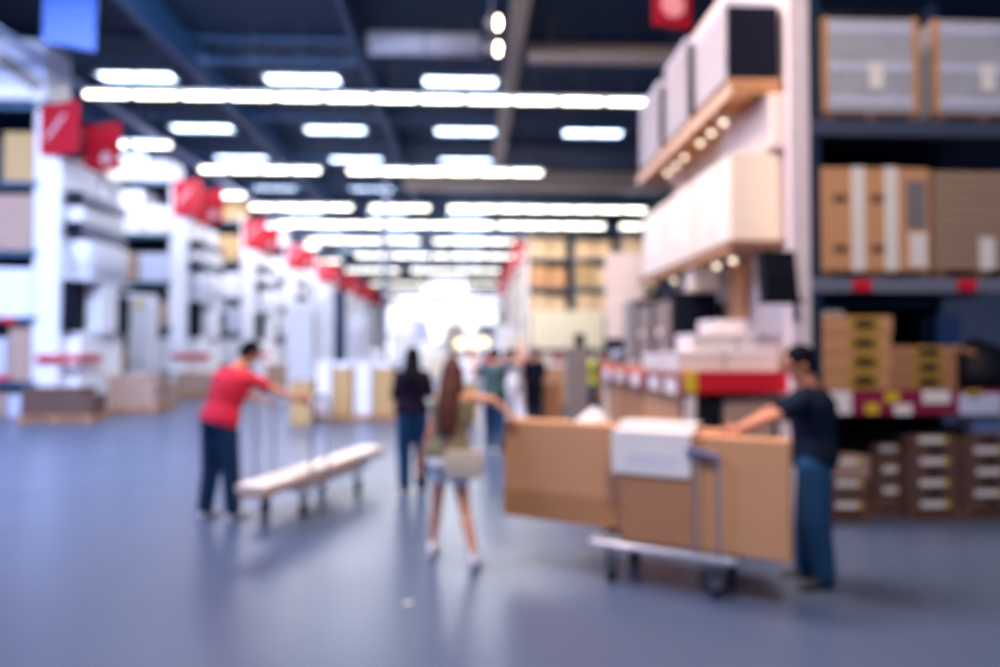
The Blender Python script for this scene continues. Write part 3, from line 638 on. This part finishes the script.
t = thing('white_bag', 'crumpled white bag behind the long carton, by the grey kiosk', 'bag', (XP(583, 8.2), 8.2, 0))
B().loft([((0, 0, .02), .3, .25), ((0, 0, .3), .36, .28), ((0, 0, .6), .35, .25), ((0, 0, .78), .32, .2), ((-.05, 0, .84), .24, .1)]).build('bag_body', whitecloth, t, True)

# ---- flat-pack bundles on pallets, centre left
Y = 16.6
segs = [(315, 332, white, 'white upright pack, leftmost of the row behind the red-shirted man'), (333, 352, tan, 'tan upright pack between two white packs'), (354, 372, white, 'white upright pack between two tan packs'), (373, 394, tan, 'tan upright pack at the aisle end of the row, beside the woman')]
for a, c, mt, lb in segs:
    x0, x1 = XP(a, Y), XP(c, Y)
    t = thing('upright_pack', lb, 'carton', ((x0 + x1) / 2, Y, .12), 0, 'upright packs in the row'); w = (x1 - x0) / 2 - .01
    B().bx(-w, w, 0, 1.1, 0, 1.12, .015).build('pack_body', mt, t); B().bx(-w, w, -.01, 1.1, 1.12, 1.25, .01).build('white_cap', white, t)
for a, c in ((314, 353), (354, 395)):
    x0, x1 = XP(a, Y), XP(c, Y)
    tag(B().bx(x0, x1, Y - .02, Y + 1.1, 0, .03).bx(x0, x1, Y - .02, Y + 1.1, .08, .118).bx(x0, x0 + .1, Y, Y + 1.1, .03, .08).bx(x1 - .1, x1, Y, Y + 1.1, .03, .08).build('wooden_pallet', wood), 'pallet on the floor under the upright packs, ' + ('nearer the red-shirted man' if a == 314 else 'nearer the dark-haired woman'), 'pallet')
t = thing('carton', 'single tan carton with white lid in front of the upright packs', 'carton', (XP(301, 15.6), 15.6, 0)); B().bx(-.23, .24, 0, .5, 0, .94, .012).build('carton_body', tan, t); B().bx(-.24, .25, -.01, .51, .94, .98).build('lid', kraftg, t)
t = thing('dark_column_display', 'dark narrow display tower behind the upright packs', 'display', (XP(340, 20), 20, 0)); B().bx(-.16, .16, -.1, .1, .05, 3.35, .01).build('tower', steel_navy, t); B().bx(-.3, .3, -.3, .3, 0, .05).build('base', steel_grey, t)
for k2, (px, y, z0, z1, w) in enumerate(((357, 22, 0, 2.75, .62), (322, 24, 0, 3.4, .9), (300, 23, 0, 3.1, .8))):
    t = thing('white_display_cabinet', 'tall white display cabinet, %s' % ('between the dark tower and the grey column', 'behind the dark tower', 'left of the dark tower above the tan carton')[k2], 'cabinet', (XP(px, y), y, 0)); B().bx(-w / 2, w / 2, 0, .5, .08, z1, .02).build('body', white, t); B().bx(-w / 2 + .03, w / 2 - .03, -.02, 0, .1, 1.9).bx(-w / 2 + .03, w / 2 - .03, -.02, 0, 1.95, z1 - .05).build('door', whitecloth, t); B().bx(-w / 2 + .04, w / 2 - .04, .03, .5, 0, .08).build('plinth', steel_grey, t)
# warm pendant-like floor lamps far down the aisle
for k2, (px, y, py) in enumerate(((460, 32, 344), (474, 31, 345), (484, 33, 342), (437, 36, 338))):
    p = W(px, py, y)
    t = thing('globe_lamp', 'warm glowing globe lamp far down the aisle, %s from the left' % ORD[[1, 2, 3, 0][k2]], 'lamp', (p.x, y, 0), 0, 'warm globe lamps far down the aisle')
    B().cyl((0, 0, .02), (0, 0, p.z - .15), .025).build('pole', steel_grey, t, True); B().cyl((0, 0, 0), (0, 0, .03), .2).build('base', steel_grey, t, True)
    B().ell((0, 0, p.z), (.22, .22, .22)).build('globe', M('globe_glow', (255, 230, 180), .3, emit=((1.0, .74, .42), 1.6)), t, True)

# bright clutter far down the aisle: white gondolas and hanging panels
for k2, (px, y, h, w, mt, nm) in enumerate(((402, 48, 3.6, 1.5, white, 'white'), (418, 58, 4.2, 1.8, lav, 'pale lavender'), (438, 66, 3.2, 1.8, white, 'white'), (455, 74, 4.4, 2.0, cream, 'cream'), (474, 60, 2.6, 1.4, white, 'white'), (488, 80, 4.6, 2.2, lav, 'pale lavender'), (506, 52, 3.4, 1.6, white, 'white'), (516, 36, 2.4, 1.0, cream, 'cream'), (428, 44, 2.2, 1.4, white, 'low white'), (497, 42, 2.1, 1.4, white, 'low white'))):
    t = thing('display_stand', '%s display stand in the bright far aisle, %s from the left' % (nm, ORD[[402, 418, 428, 438, 455, 474, 488, 497, 506, 516].index(px)]), 'stand', (XP(px, y), y, 0), 0, 'display stands in the bright far aisle')
    B().bx(-w / 2, w / 2, -.3, .3, .1, h, .03).build('stand_body', mt, t); B().bx(-w / 2 + .05, w / 2 - .05, -.25, .3, 0, .1).build('plinth', steel_grey, t)
    for zz in range(1, int(h / .8)): B().bx(-w / 2 + .06, w / 2 - .06, -.42, -.3, zz * .8, zz * .8 + .04).build('shelf', shade_gray if zz % 2 else lav, t)
for k2, (px, y, py) in enumerate(((412, 50, 300), (436, 54, 292), (463, 58, 298), (485, 50, 302), (448, 42, 288))):
    p = W(px, py, y)
    t = thing('roof_banner', 'white panel hanging from the roof over the far aisle, %s from the left' % ORD[[0, 1, 3, 4, 2][k2]], 'sign', p, 0, 'white panels hanging over the far aisle')
    B().bx(-1.1, 1.1, -.04, .04, -.6, .6, .02).build('panel_board', white, t); B().cyl((-.9, 0, .6), (-.9, 0, ZC - p.z), .012, seg=5).build('hanger', steel_grey, t); B().cyl((.9, 0, .6), (.9, 0, ZC - p.z), .012, seg=5).build('hanger', steel_grey, t)
# ------------------------------------------------------------------ people
def V(*a): return Vector(a)
def hand(b, wrist, d, up, side, curl=.5, s=1.0):
    """palm + five fingers; d = forearm direction, up = back of the hand, side = towards the thumb"""
    d = Vector(d).normalized(); side = Vector(side); side = (side - d * side.dot(d)).normalized(); up = side.cross(d).normalized() * (1 if side.cross(d).dot(Vector(up)) > 0 else -1)
    w = Vector(wrist)
    for k in range(4):
        o = side * (.033 - .022 * k) * s
        b.cap(w + d * .01 + o * .5, .016 * s, w + d * .085 * s + o, .0135 * s, 8)
        L = (.040, .045, .042, .032)[k] * s
        p = w + d * .09 * s + o; a = 0
        for j in range(3):
            a += curl * (.5 if j == 0 else .8)
            q = p + (d * math.cos(a) - up * math.sin(a)) * L * (1, .75, .6)[j]
            b.cap(p, .0095 * s, q, .0085 * s, 8); p = q
    p = w + d * .025 * s + side * .025 * s
    q = p + (d * .5 + side * .8 - up * .2).normalized() * .04 * s; b.cap(p, .014 * s, q, .011 * s, 8)
    r = q + (d * .8 + side * .3 - up * (.3 + curl * .4)).normalized() * .035 * s; b.cap(q, .011 * s, r, .009 * s, 8)

def person(name_label, loc, rz, P, sk, top, bottom, shoe, hair, long_hair=False, female=False, bare_legs=False, bare_arms=False, vox=.009, sleeve=.5, straight=1.25, group=None, bulk=1.08):
    t = thing('person', name_label, 'person', loc, rz, group)
    k = (.93 if female else 1.0) * bulk
    pel, nk, hd = V(*P['pelvis']), V(*P['neck']), V(*P['head'])
    side = V(*P.get('side', (1, 0, 0))).normalized(); fw = V(*P.get('look', (0, 1, 0))).normalized()
    tor = (nk - pel)
    mid = pel.lerp(nk, .55) + V(*P.get('bend', (0, 0, 0)))
    def tp(f): return pel.lerp(mid, f / .55) if f < .55 else mid.lerp(nk, (f - .55) / .45)
    def torso(b, e=0, f0=-.1, f1=1.0, flare=0):
        prof = [(-.12, .12, .09), (-.02, .165, .115), (.12, .172 if not female else .180, .118), (.35, .150 if not female else .130, .105 if not female else .092), (.6, .172, .118), (.8, .185, .118), (.92, .160, .09), (1.0, .075, .07), (1.06, .055, .055)]
        rings = [(tp(f), (rx * k + e + (flare if f < .3 else 0)), ry * k + e) for f, rx, ry in prof if f0 <= f <= f1]
        b.loft(rings, side=side, seg=24)
    b = B(); torso(b)
    # neck, head, face
    up = (hd - nk).normalized(); hs = 1.0 if female else 1.09
    b.cap(nk - up * .02, .062 * k, hd - up * .03, .055 * k)
    fl = (fw - up * fw.dot(up)).normalized(); rt = fl.cross(up).normalized()
    rot = Matrix((rt, fl, up)).transposed().to_euler()
    b.ell(hd + up * .025 * hs - fl * .008, (.076 * hs, .094 * hs, .088 * hs), rot); b.ell(hd - up * .04 * hs + fl * .022, (.056 * hs, .062 * hs, .072 * hs), rot)
    b.cap(hd + fl * .085 + up * .012, .012, hd + fl * .108 - up * .022, .016, 8)          # nose
    b.cap(hd + fl * .08 - up * .058 - rt * .018, .009, hd + fl * .08 - up * .058 + rt * .018, .009, 8)   # lips
    b.cap(hd + fl * .072 + up * .03 - rt * .035, .011, hd + fl * .072 + up * .03 + rt * .035, .011, 8)    # brow
    b.ell(hd + fl * .062 - up * .095, (.028, .022, .02), rot)                            # chin
    for s in (-1, 1): b.ell(hd + rt * s * .077 * hs - fl * .008 - up * .005, (.012, .022, .034), rot)
    arms = {}
    for s, n in ((-1, 'L'), (1, 'R')):
        sh, el, wr = V(*P['sh' + n]), V(*P['el' + n]), V(*P['wr' + n])
        ka = .8 if female else 1.0
        b.cap(tp(.9), .07 * k, sh, .055 * ka); b.cap(sh, .052 * ka, el, .040 * ka); b.cap(el, .042 * ka, wr, .026 * ka)
        hand(b, wr, P.get('hd' + n, wr - el), P.get('hu' + n, (0, 0, 1)), P.get('ht' + n, -side * s), P.get('curl' + n, .45), .9 if female else 1.0)
        arms[n] = (sh, el, wr, ka)
    legs = {}
    for s, n in ((-1, 'L'), (1, 'R')):
        hp, kn, an = V(*P['hp' + n]), V(*P['kn' + n]), V(*P['an' + n])
        b.cap(hp, .088 * k, kn, .054 * k); b.cap(kn, .054 * k, kn.lerp(an, .3) , .054 * k); b.cap(kn.lerp(an, .3), .055 * k, an, .034 * k)
        ft = V(*P['ft' + n]).normalized(); b.cap(an - V(0, 0, .03), .03, an + ft * .12 - V(0, 0, .045), .028)
        legs[n] = (hp, kn, an, ft)
    b.build('body', sk, t, voxel=vox)
    # top
    b = B(); torso(b, .018, f0=-.02, f1=.93 if (female and bare_arms) else 1.0, flare=.012)
    for n, (sh, el, wr, ka) in arms.items():
        if bare_arms: b.cap(tp(.85).lerp(sh, .55), .045, tp(.93).lerp(sh, .6), .04)
        else:
            b.cap(tp(.9), .078 * k, sh, .068 * ka)
            if sleeve >= 1: b.cap(sh, .066 * ka, el, .052 * ka); b.cap(el, .053 * ka, el.lerp(wr, min(1, sleeve - 1 + .01)), .042 * ka)
            else: b.cap(sh, .068 * ka, sh.lerp(el, sleeve), .066 * ka)
    b.build('shirt', top, t, voxel=vox)
    # bottom
    b = B()
    if bare_legs:
        b.loft([(tp(.12), .160 * k, .115 * k), (tp(.0), .19 * k, .14 * k), (tp(-.12), .2 * k, .15 * k)], side=side)
        for n, (hp, kn, an, ft) in legs.items(): b.cap(hp, .105 * k, hp.lerp(kn, .3), .1 * k)
        b.build('shorts', bottom, t, voxel=vox)
    else:
        b.loft([(tp(.08), .160 * k, .115 * k), (tp(.03), .18 * k, .130 * k), (tp(-.1), .15 * k, .12 * k)], side=side)
        for n, (hp, kn, an, ft) in legs.items(): b.cap(hp, .102 * k, kn, .073 * k * straight); b.cap(kn, .073 * k * straight, an.lerp(kn, .02), .06 * k * straight)
        b.build('jeans' if bottom in (jean, jean2) else 'trousers', bottom, t, voxel=vox)
    for n, (hp, kn, an, ft) in legs.items():
        b = B(); ks = .9 if female else 1.0
        fz = ft
        heel = an - V(0, 0, .075) - fz * .05
        sd = fz.cross(V(0, 0, 1)).normalized()
        rings = [(heel - fz * .02 + V(0, 0, .035), .02, .02), (heel + V(0, 0, .04), .036, .04), (heel + fz * .08 + V(0, 0, .045), .042, .048), (heel + fz * .16 * ks + V(0, 0, .03), .046, .033), (heel + fz * .22 * ks + V(0, 0, .024), .04, .026), (heel + fz * .25 * ks + V(0, 0, .02), .02, .015)]
        b.loft(rings, side=sd, seg=16); b.cap(an - V(0, 0, .03), .045, an + V(0, 0, .0), .043)
        s_ = b.build('shoe', shoe, t, voxel=.008)
        B().loft([(heel - fz * .02 + V(0, 0, .01), .03, .010), (heel + fz * .08 + V(0, 0, .01), .042, .010), (heel + fz * .17 * ks + V(0, 0, .010), .048, .010), (heel + fz * .25 * ks + V(0, 0, .01), .03, .010)], side=sd, seg=14, power=4).build('sole', white if shoe is shoe_w else rubber, s_)
    # hair
    b = B()
    b.ell(hd + up * .038 * hs - fl * .022, (.086 * hs, .096 * hs, .092 * hs), rot)
    b.ell(hd - up * .01 - fl * .045, (.078 * hs, .066 * hs, .08 * hs), rot)
    if long_hair:
        L = long_hair; dn = V(0, 0, -1)
        rr = [(hd + up * .06 - fl * .03, .07, .06), (hd - fl * .055, .088, .06), (hd + dn * .14 - fl * .11, .09, .055), (hd + dn * (.14 + L * .4) - fl * .15, .098, .045), (hd + dn * (.14 + L * .8) - fl * .165, .085, .035), (hd + dn * (.14 + L) - fl * .16, .04, .018)]
        b.loft(rr, side=rt, seg=24)
        for s in (-1, 1): b.cap(hd + rt * s * .07 + up * .02 - fl * .01, .025, hd + rt * s * .085 + dn * .2 - fl * .05, .022)
    b.build('hair', hair, t, voxel=.009)
    for s in (-1, 1):
        e = B().ell(hd + rt * s * .031 + fl * .079 + up * .008, (.012, .010, .008), rot).build('eye', eye_m, t, True)
    return t

# man in the red T-shirt, reaching for the cart hoop.  Local frame = hall axes moved to his feet.
RX, RYY = -2.49, 7.05
fd = V(.45, .893, 0).normalized(); sd = V(.893, -.45, 0)
P = dict(pelvis=(fd * -.02 + V(0, 0, .93))[:], neck=(fd * .18 + sd * .06 + V(0, 0, 1.46))[:], bend=(fd * -.01)[:], head=(.22, .24, 1.62), side=sd[:], look=(fd + V(0, 0, -.75))[:],
    shL=(fd * .15 + sd * -.17 + V(0, 0, 1.37))[:], elL=(fd * .40 + sd * -.16 + V(0, 0, 1.20))[:], wrL=(fd * .60 + sd * -.05 + V(0, 0, 1.14))[:],
    shR=(fd * .16 + sd * .24 + V(0, 0, 1.37))[:], elR=(.52, .05, 1.27), wrR=(.74, .02, 1.19),
    hpL=(sd * -.08 + V(0, 0, .88))[:], knL=(sd * -.13 + fd * .03 + V(0, 0, .48))[:], anL=(sd * -.15 + fd * -.02 + V(0, 0, .085))[:], ftL=(fd * 1 + sd * -.2)[:],
    hpR=(sd * .10 + V(0, 0, .88))[:], knR=(sd * .12 + fd * .04 + V(0, 0, .48))[:], anR=(sd * .15 + fd * .04 + V(0, 0, .085))[:], ftR=(fd * 1 + sd * .1)[:], curlL=.8, curlR=.9, htR=(0, 0, 1), huR=(1, -.3, 0))
person('person in red T-shirt and dark jeans leaning to push the lumber cart', (RX, RYY, 0), 0, P, skin_tan, redshirt, jean2, shoe_w, hair_blk, sleeve=.62, vox=.008, bulk=1.14, straight=1.12)

# woman in dark top and jeans, walking away
P = dict(pelvis=(0, 0, .92), neck=(0, .01, 1.42), head=(0, .03, 1.575), side=(1, 0, 0), look=(.15, 1, -.12),
    shL=(-.165, 0, 1.37), elL=(-.22, .02, 1.12), wrL=(-.17, .22, 1.06), shR=(.165, 0, 1.37), elR=(.23, .03, 1.13), wrR=(.14, .24, 1.10),
    hpL=(-.09, 0, .88), knL=(-.10, .05, .48), anL=(-.09, .0, .085), ftL=(-.1, 1, 0), hpR=(.09, 0, .88), knR=(.10, .1, .48), anR=(.10, .10, .085), ftR=(.1, 1, 0))
person('person with long black hair, dark plum top and blue jeans walking away', (XP(413, 8.3), 8.25, 0), 0, P, skin, plumshirt, jean, shoe_b, hair_blk, long_hair=.22, female=True, sleeve=1.6, vox=.009)

# girl with long brown hair, arm on the carton
GX, GY = XP(455, 5.65), 5.62
def g(px, py, Y): p = W(px, py, Y); return (p.x - GX, p.y - GY, p.z)
P = dict(pelvis=g(448, 457, 5.62), neck=g(454, 392, 5.60), head=g(453, 376, 5.63), side=(1, -.12, 0), look=(.25, 1, -.05),
    shL=g(439, 398, 5.62), elL=g(431, 432, 5.60), wrL=g(422, 458, 5.66), shR=g(470, 397, 5.6), elR=g(492, 400, 5.58), wrR=g(508, 412, 5.56),
    hpL=g(440, 462, 5.64), knL=g(437, 505, 5.74), anL=g(433, 544, 5.76), ftL=(.15, 1, 0), hpR=g(457, 463, 5.60), knR=g(465, 512, 5.56), anR=g(474, 558, 5.36), ftR=(.3, .95, -.28), curlR=.5, htL=(.3, 1, 0), huL=(-1, 0, 0), htR=(-.2, -1, 0), huR=(.3, 0, 1), hdR=(.6, .0, -.7))
person('person with long brown hair, olive top and white shorts, one hand on the long carton', (GX, GY, 0), 0, P, skin, olive, whitecloth, shoe_w, hair_brn, long_hair=.36, female=True, bare_legs=True, bare_arms=True, vox=.008, bulk=.94)
p = W(464, 463, 5.50)
t = thing('shoulder_bag', 'cream canvas shoulder bag at the hip of the person with long brown hair', 'bag', (p.x, p.y - .06, p.z))
B().box((0, 0, 0), (.30, .09, .22), bev=.035).build('bag_body', bagm, t, True)
B().box((0, -.048, .05), (.29, .015, .13), bev=.006).build('flap', bagm, t)
B().tube([(-.12, .0, .10), (-.10, .05, .3), (-.16, .08, .50), (-.19, .17, .58)], .008).build('strap', kraftd, t, True)

# man in the navy T-shirt pushing the flat cart
MX, MY = XP(812, 4.95), 4.95
def g(px, py, Y): p = W(px, py, Y); return (p.x - MX, p.y - MY, p.z)
P = dict(pelvis=g(814, 460, 4.97), neck=g(808, 388, 4.95), head=g(799, 364, 4.93), bend=(.02, 0, 0), side=(-.2, -1, 0), look=(-1, .15, -.12),
    shL=g(803, 402, 4.78), elL=g(778, 415, 4.72), wrL=g(740, 429, 4.72), shR=g(800, 400, 5.12), elR=g(775, 410, 5.2), wrR=g(745, 424, 5.15),
    hpL=g(814, 468, 4.86), knL=g(816, 522, 4.82), anL=g(824, 577, 4.82), ftL=(-1, -.25, 0), hpR=g(814, 466, 5.06), knR=g(808, 520, 5.08), anR=g(806, 569, 5.08), ftR=(-1, .2, 0), curlL=.6, curlR=.6, htL=(0, .3, 1), huL=(0, -1, .3), htR=(-.2, -1, 0), huR=(0, 0, 1))
# side vector points to his right (+s = right): he faces -X so right is +Y
P['side'] = (.15, 1, 0)
person('person in navy T-shirt and blue jeans standing sideways, hands on the cart of cartons', (MX, MY, 0), 0, P, skin_tan, navyshirt, jean, shoe_d, hair_blk, sleeve=.75, vox=.008, straight=1.12, bulk=1.2)

# distant shoppers
def walker(lab, px, Y, rz, top, bottom, hair, sk=skin, female=False, lh=False, pose='walk', sleeve=.6, H=1.0, bl=False):
    P = dict(pelvis=(0, 0, .92), neck=(0, .02, 1.42), head=(0, .05, 1.575), side=(1, 0, 0), look=(0, 1, -.1),
        shL=(-.17, 0, 1.37), elL=(-.24, -.04, 1.1), wrL=(-.22, .1, .88), shR=(.17, 0, 1.37), elR=(.24, .05, 1.1), wrR=(.21, .22, .95),
        hpL=(-.09, 0, .88), knL=(-.09, .14, .48), anL=(-.08, .12, .085), ftL=(0, 1, 0), hpR=(.09, 0, .88), knR=(.09, -.02, .47), anR=(.09, -.22, .12), ftR=(0, .95, -.25))
    if pose == 'up': P.update(elR=(.42, .12, 1.42), wrR=(.45, .2, 1.66), elL=(-.35, .15, 1.25), wrL=(-.35, .3, 1.45))
    if pose == 'push': P.update(elR=(.25, .18, 1.12), wrR=(.2, .42, 1.08), elL=(-.25, .18, 1.12), wrL=(-.2, .42, 1.08))
    t = person(lab, (XP(px, Y), Y, 0), rz, P, sk, top, bottom, shoe_d, hair, long_hair=lh, female=female, vox=.013, sleeve=sleeve, bare_legs=bl)
    return t
walker('distant person in teal T-shirt with one arm raised, behind the brown-haired person', 495, 11.5, 0, teal, jean2, hair_blk, pose='up')
walker('distant person in black top and dark trousers beside brown cartons, near the grey kiosk', 534, 14.8, 0, navyblk, navyblk, hair_brn, pose='push', sleeve=1.6)
walker('distant person in white top and pale trousers between the teal shirt and black top', 515, 14.5, .6, whitecloth, whitecloth, hair_brn, female=True, pose='push', sleeve=1.6)
walker('distant person in lime vest beyond the grey kiosk', 591, 15.5, PI / 2, lime, jean2, hair_blk, pose='push')
walker('distant person in pink top beside the one in the teal T-shirt', 507, 18.5, .3, pink, jean, hair_brn, female=True, lh=.15)
walker('distant person in white top beside long brown hair, walking away', 470, 16, 0, whitecloth, tan, hair_brn, pose='walk')
walker('far person in plum top walking under the bright lights', 452, 24, PI, plumshirt, jean2, hair_blk)
walker('far person in red top in the middle of the bright aisle', 489, 26, PI, redshirt, jean, hair_brn, female=True, lh=.15)
t = thing('white_balloon', 'round pale blue-white ball on a stand beyond the coral rail', 'ball', (XP(617, 13.2), 13.2, 0)); z = ZP(617, 353, 13.2)
B().ell((0, 0, z), (.15, .15, .15)).build('ball', white, t, True); B().cyl((0, 0, 0), (0, 0, z - .12), .02).build('stand', steel_grey, t, True); B().cyl((0, 0, 0), (0, 0, .02), .15).build('foot', steel_grey, t, True)

# ------------------------------------------------------------------ lumber cart with board (pushed by the red-shirted man)
def caster(parent, x, y, r=.065, zt=.2):
    c = B().bx(x - .035, x + .035, y - .05, y + .05, zt - .02, zt).bx(x - .035, x - .025, y - .03, y + .03, r, zt).bx(x + .025, x + .035, y - .03, y + .03, r, zt).build('caster', steel_grey, parent)
    B().cyl((x - .022, y, r), (x + .022, y, r), r, seg=20).build('wheel', rubber, c, True)
ang = math.atan2(.962, .273) - PI / 2
ct = thing('lumber_cart', 'grey lumber cart with upright hoops carrying a long pale board', 'cart', (-1.60, 7.05, 0), ang)   # local +Y = along cart, -X = to its left
m = B()
for x in (-.58, .0): m.bx(x - .02, x + .02, -.1, 1.4, .28, .32)
for y in (-.1, .35, .9, 1.38): m.bx(-.58, .0, y - .02, y + .02, .28, .32)
m.build('frame', chrome, ct)
B().bx(-.56, -.02, -.08, 1.36, .32, .34, .004).build('deck', M('grey_deck', (120, 126, 150), .5), ct)
for x, nm in ((.02, 0), (-.60, 1)):
    z = 1.18 if nm == 0 else 1.22
    h = B().tube([(x, 0, .28), (x, 0, z - .05), (x, .04, z), (x, .30, z), (x, .34, z - .05), (x, .34, .28)], .016).build('hoop', chrome, ct, True)
    B().cap((x, .07, z), .023, (x, .27, z), .023).build('grip', bluehandle, h, True)
B().tube([(.02, 1.36, .30), (.02, 1.36, .42)], .014).tube([(-.60, 1.36, .3), (-.60, 1.36, .42)], .014).build('end_stop', chrome, ct, True)
for x, y in ((-.52, .05), (-.06, 0), (-.52, 1.25), (-.06, 1.25)): caster(ct, x, y, .07, .29)
t = thing('timber_board', 'long thick pale board lying on the lumber cart', 'board', (-1.60, 7.05, .342), ang)
B().bx(-.31, -.03, -.75, 1.92, 0, .10, .006).build('board_core', kraftd, t)
B().bx(-.315, -.025, -.755, 1.925, .045, .105, .004).build('white_face', M('pale_cream_face', (246, 232, 220), .5, 0, .03, 2), t)
# ------------------------------------------------------------------ flat cart with the big cartons
ang = math.atan2(-1.09, 1.755)       # local +X runs from the far end to the man
O = V(.26, 5.58, 0)
c2 = thing('flat_cart', 'chrome flat cart with hoop handle under the big brown cartons', 'cart', O, ang)
m = B()
m.tube([(.82, -.12, .27), (1.76, -.12, .27), (1.80, -.08, .27), (1.80, .52, .27), (1.76, .56, .27), (.82, .56, .27), (.78, .52, .27), (.78, -.08, .27), (.82, -.12, .27)], .025)
m.build('frame', chrome, c2, True)
B().bx(.8, 1.76, -.11, .55, .275, .30, .004).build('deck', steel_grey, c2)
for x, y in ((.92, -.04), (1.66, -.04), (.92, .46), (1.66, .46)): caster(c2, x, y, .075, .26)
h = B().tube([(1.55, -.13, .28), (1.55, -.13, .96), (1.57, -.13, .98), (1.68, -.13, .96), (1.70, -.13, .94), (1.70, -.13, .28)], .011).build('hoop', steel_grey, c2, True)
B().cap((1.50, -.13, .99), .02, (1.69, -.13, .95), .02).build('grip', bluehandle, h, True)
def carton(lab, x0, x1, y0, y1, z0, z1, mt, crease=None, tapes=()):
    c = M_ = Matrix.Rotation(ang, 3, 'Z') @ V((x0 + x1) / 2, y0, 0) + O
    t = thing('big_carton', lab, 'carton', (c.x, c.y, z0), ang, 'big cartons on the flat cart'); w = (x1 - x0) / 2
    B().bx(-w, w, 0, y1 - y0, 0, z1 - z0, .012).build('carton_body', mt, t)
    if crease: B().bx(-w - .004, w + .004, -.006, 0, 0, crease, .002).build('bevel_shade', M('shaded_cardboard', (190, 134, 88), .8, 0, .05, 3), t)  # darker strip paints the shade of a bevelled lower face
    for a, c2_ in tapes: B().bx(a - w, c2_ - w, -.004, 0, 0, z1 - z0).build('tape', tape, t)
    return t
carton('longest brown carton standing on edge, its far end under the raised hand', -.03, 1.80, .06, .26, .34, 1.10, kraft, .22)
carton('second brown carton standing in front of the longest one, under the white sheet', 1.0, 1.53, -.09, .055, .31, 1.07, kraftd)
carton('brown carton nearest the man in the navy T-shirt, beyond the hoop handle', 1.54, 2.13, -.09, .055, .31, 1.08, kraft, .0, ((.02, .05),))
carton('plain brown carton at the back of the flat cart', .5, 1.7, .27, .45, .305, 1.04, kraftd)
c = Matrix.Rotation(ang, 3, 'Z') @ V(.955, -.105, 0) + O
t = thing('paper_sheet', 'white paper sheet draped over the top of the brown cartons', 'paper', (c.x, c.y, .80), ang)
m = B()
m.box((.27, 0, .14), (.56, .006, .30)).box((.27, .08, .287), (.56, .165, .006)).box((.27, .16, .31), (.56, .006, .05)).box((.27, .25, .337), (.56, .18, .006))
m.build('sheet', paper, t)
for z in (.06, .11): B().bx(.1, .45, -.006, -.003, z, z + .015).build('faint_line', lav, t)
# a scrap of white paper on the floor
p = W(408, 601, 4.65)
tag(B().box((0, 0, 0), (.05, .04, .006), rz=.4, bev=.001).build('paper_scrap', paper, loc=(p.x, p.y, .004)), 'tiny white scrap of paper lying on the open floor', 'paper')

# ------------------------------------------------------------------ light and picture settings
wd_ = bpy.data.worlds.new('world'); scn.world = wd_; wd_.use_nodes = True
bg = wd_.node_tree.nodes['Background']; bg.inputs['Color'].default_value = (.10, .28, .80, 1); bg.inputs['Strength'].default_value = .24
def area(name, loc, aim, size, power, color):
    l = bpy.data.lights.new(name, 'AREA'); l.shape = 'RECTANGLE'; l.size, l.size_y = size; l.energy = power; l.color = color
    o = bpy.data.objects.new(name, l); o.location = loc; o.rotation_euler = (Vector(aim) - Vector(loc)).to_track_quat('-Z', 'Y').to_euler(); col.objects.link(o); return o
area('blue_left_fill', (-14, 7, 10.3), (-14, 7.5, 0), (6, 10), 2600, (.42, .52, 1.0))  # added fill lamp, separate from the skylights, tints the left side blue
area('cool_left_fill', (-5, 9, 10.2), (-11, 22, 3.5), (5, 3), 2500, (.62, .77, 1.0))  # added cool fill that brightens the white rack ends
for i in range(1, 5):
    area('gap_fill', (XL - 1.2, LY[i] - 2.6, 8.5), (XL - 1.2, LY[i], 3.5), (2.5, .5), 170, (.74, .80, 1.0))  # extra lamps added to light rack fronts shadowed by the rack before
area('across_aisle_fill', (6, 35, 9.4), (6, 40.5, 4), (6, .6), 230, (1.0, .90, .78))  # added fill that lifts the beige cartons and cream banner
area('far_aisle_fill', (-3.5, 60, 10.2), (-3.5, 60.5, 0), (14, 70), 6500, (.95, .96, 1.0))  # broad fill added to bleach the far aisle
area('warm_right_fill', (-.5, 7.0, 9.5), (4.5, 7.5, 1.5), (2, 5), 760, (1.0, .74, .60))  # added warm fill for the rack-end cabinets, no fixture modelled here
area('warm_front_fill', (1.0, .5, 7.5), (2.4, 6.5, 1.8), (2, 2), 330, (1.0, .84, .72))  # fill added near the camera, warms the cart cartons and right rack front
scn.view_settings.view_transform = 'Standard'; scn.view_settings.look = 'None'
scn.view_settings.exposure = 0.62; scn.view_settings.gamma = 1.0; scn.view_settings.use_curve_mapping = False
cy = scn.cycles
cy.use_denoising = True; cy.sample_clamp_indirect = 4.0; cy.max_bounces = 6; cy.diffuse_bounces = 3; cy.glossy_bounces = 3
cy.caustics_reflective = False; cy.caustics_refractive = False
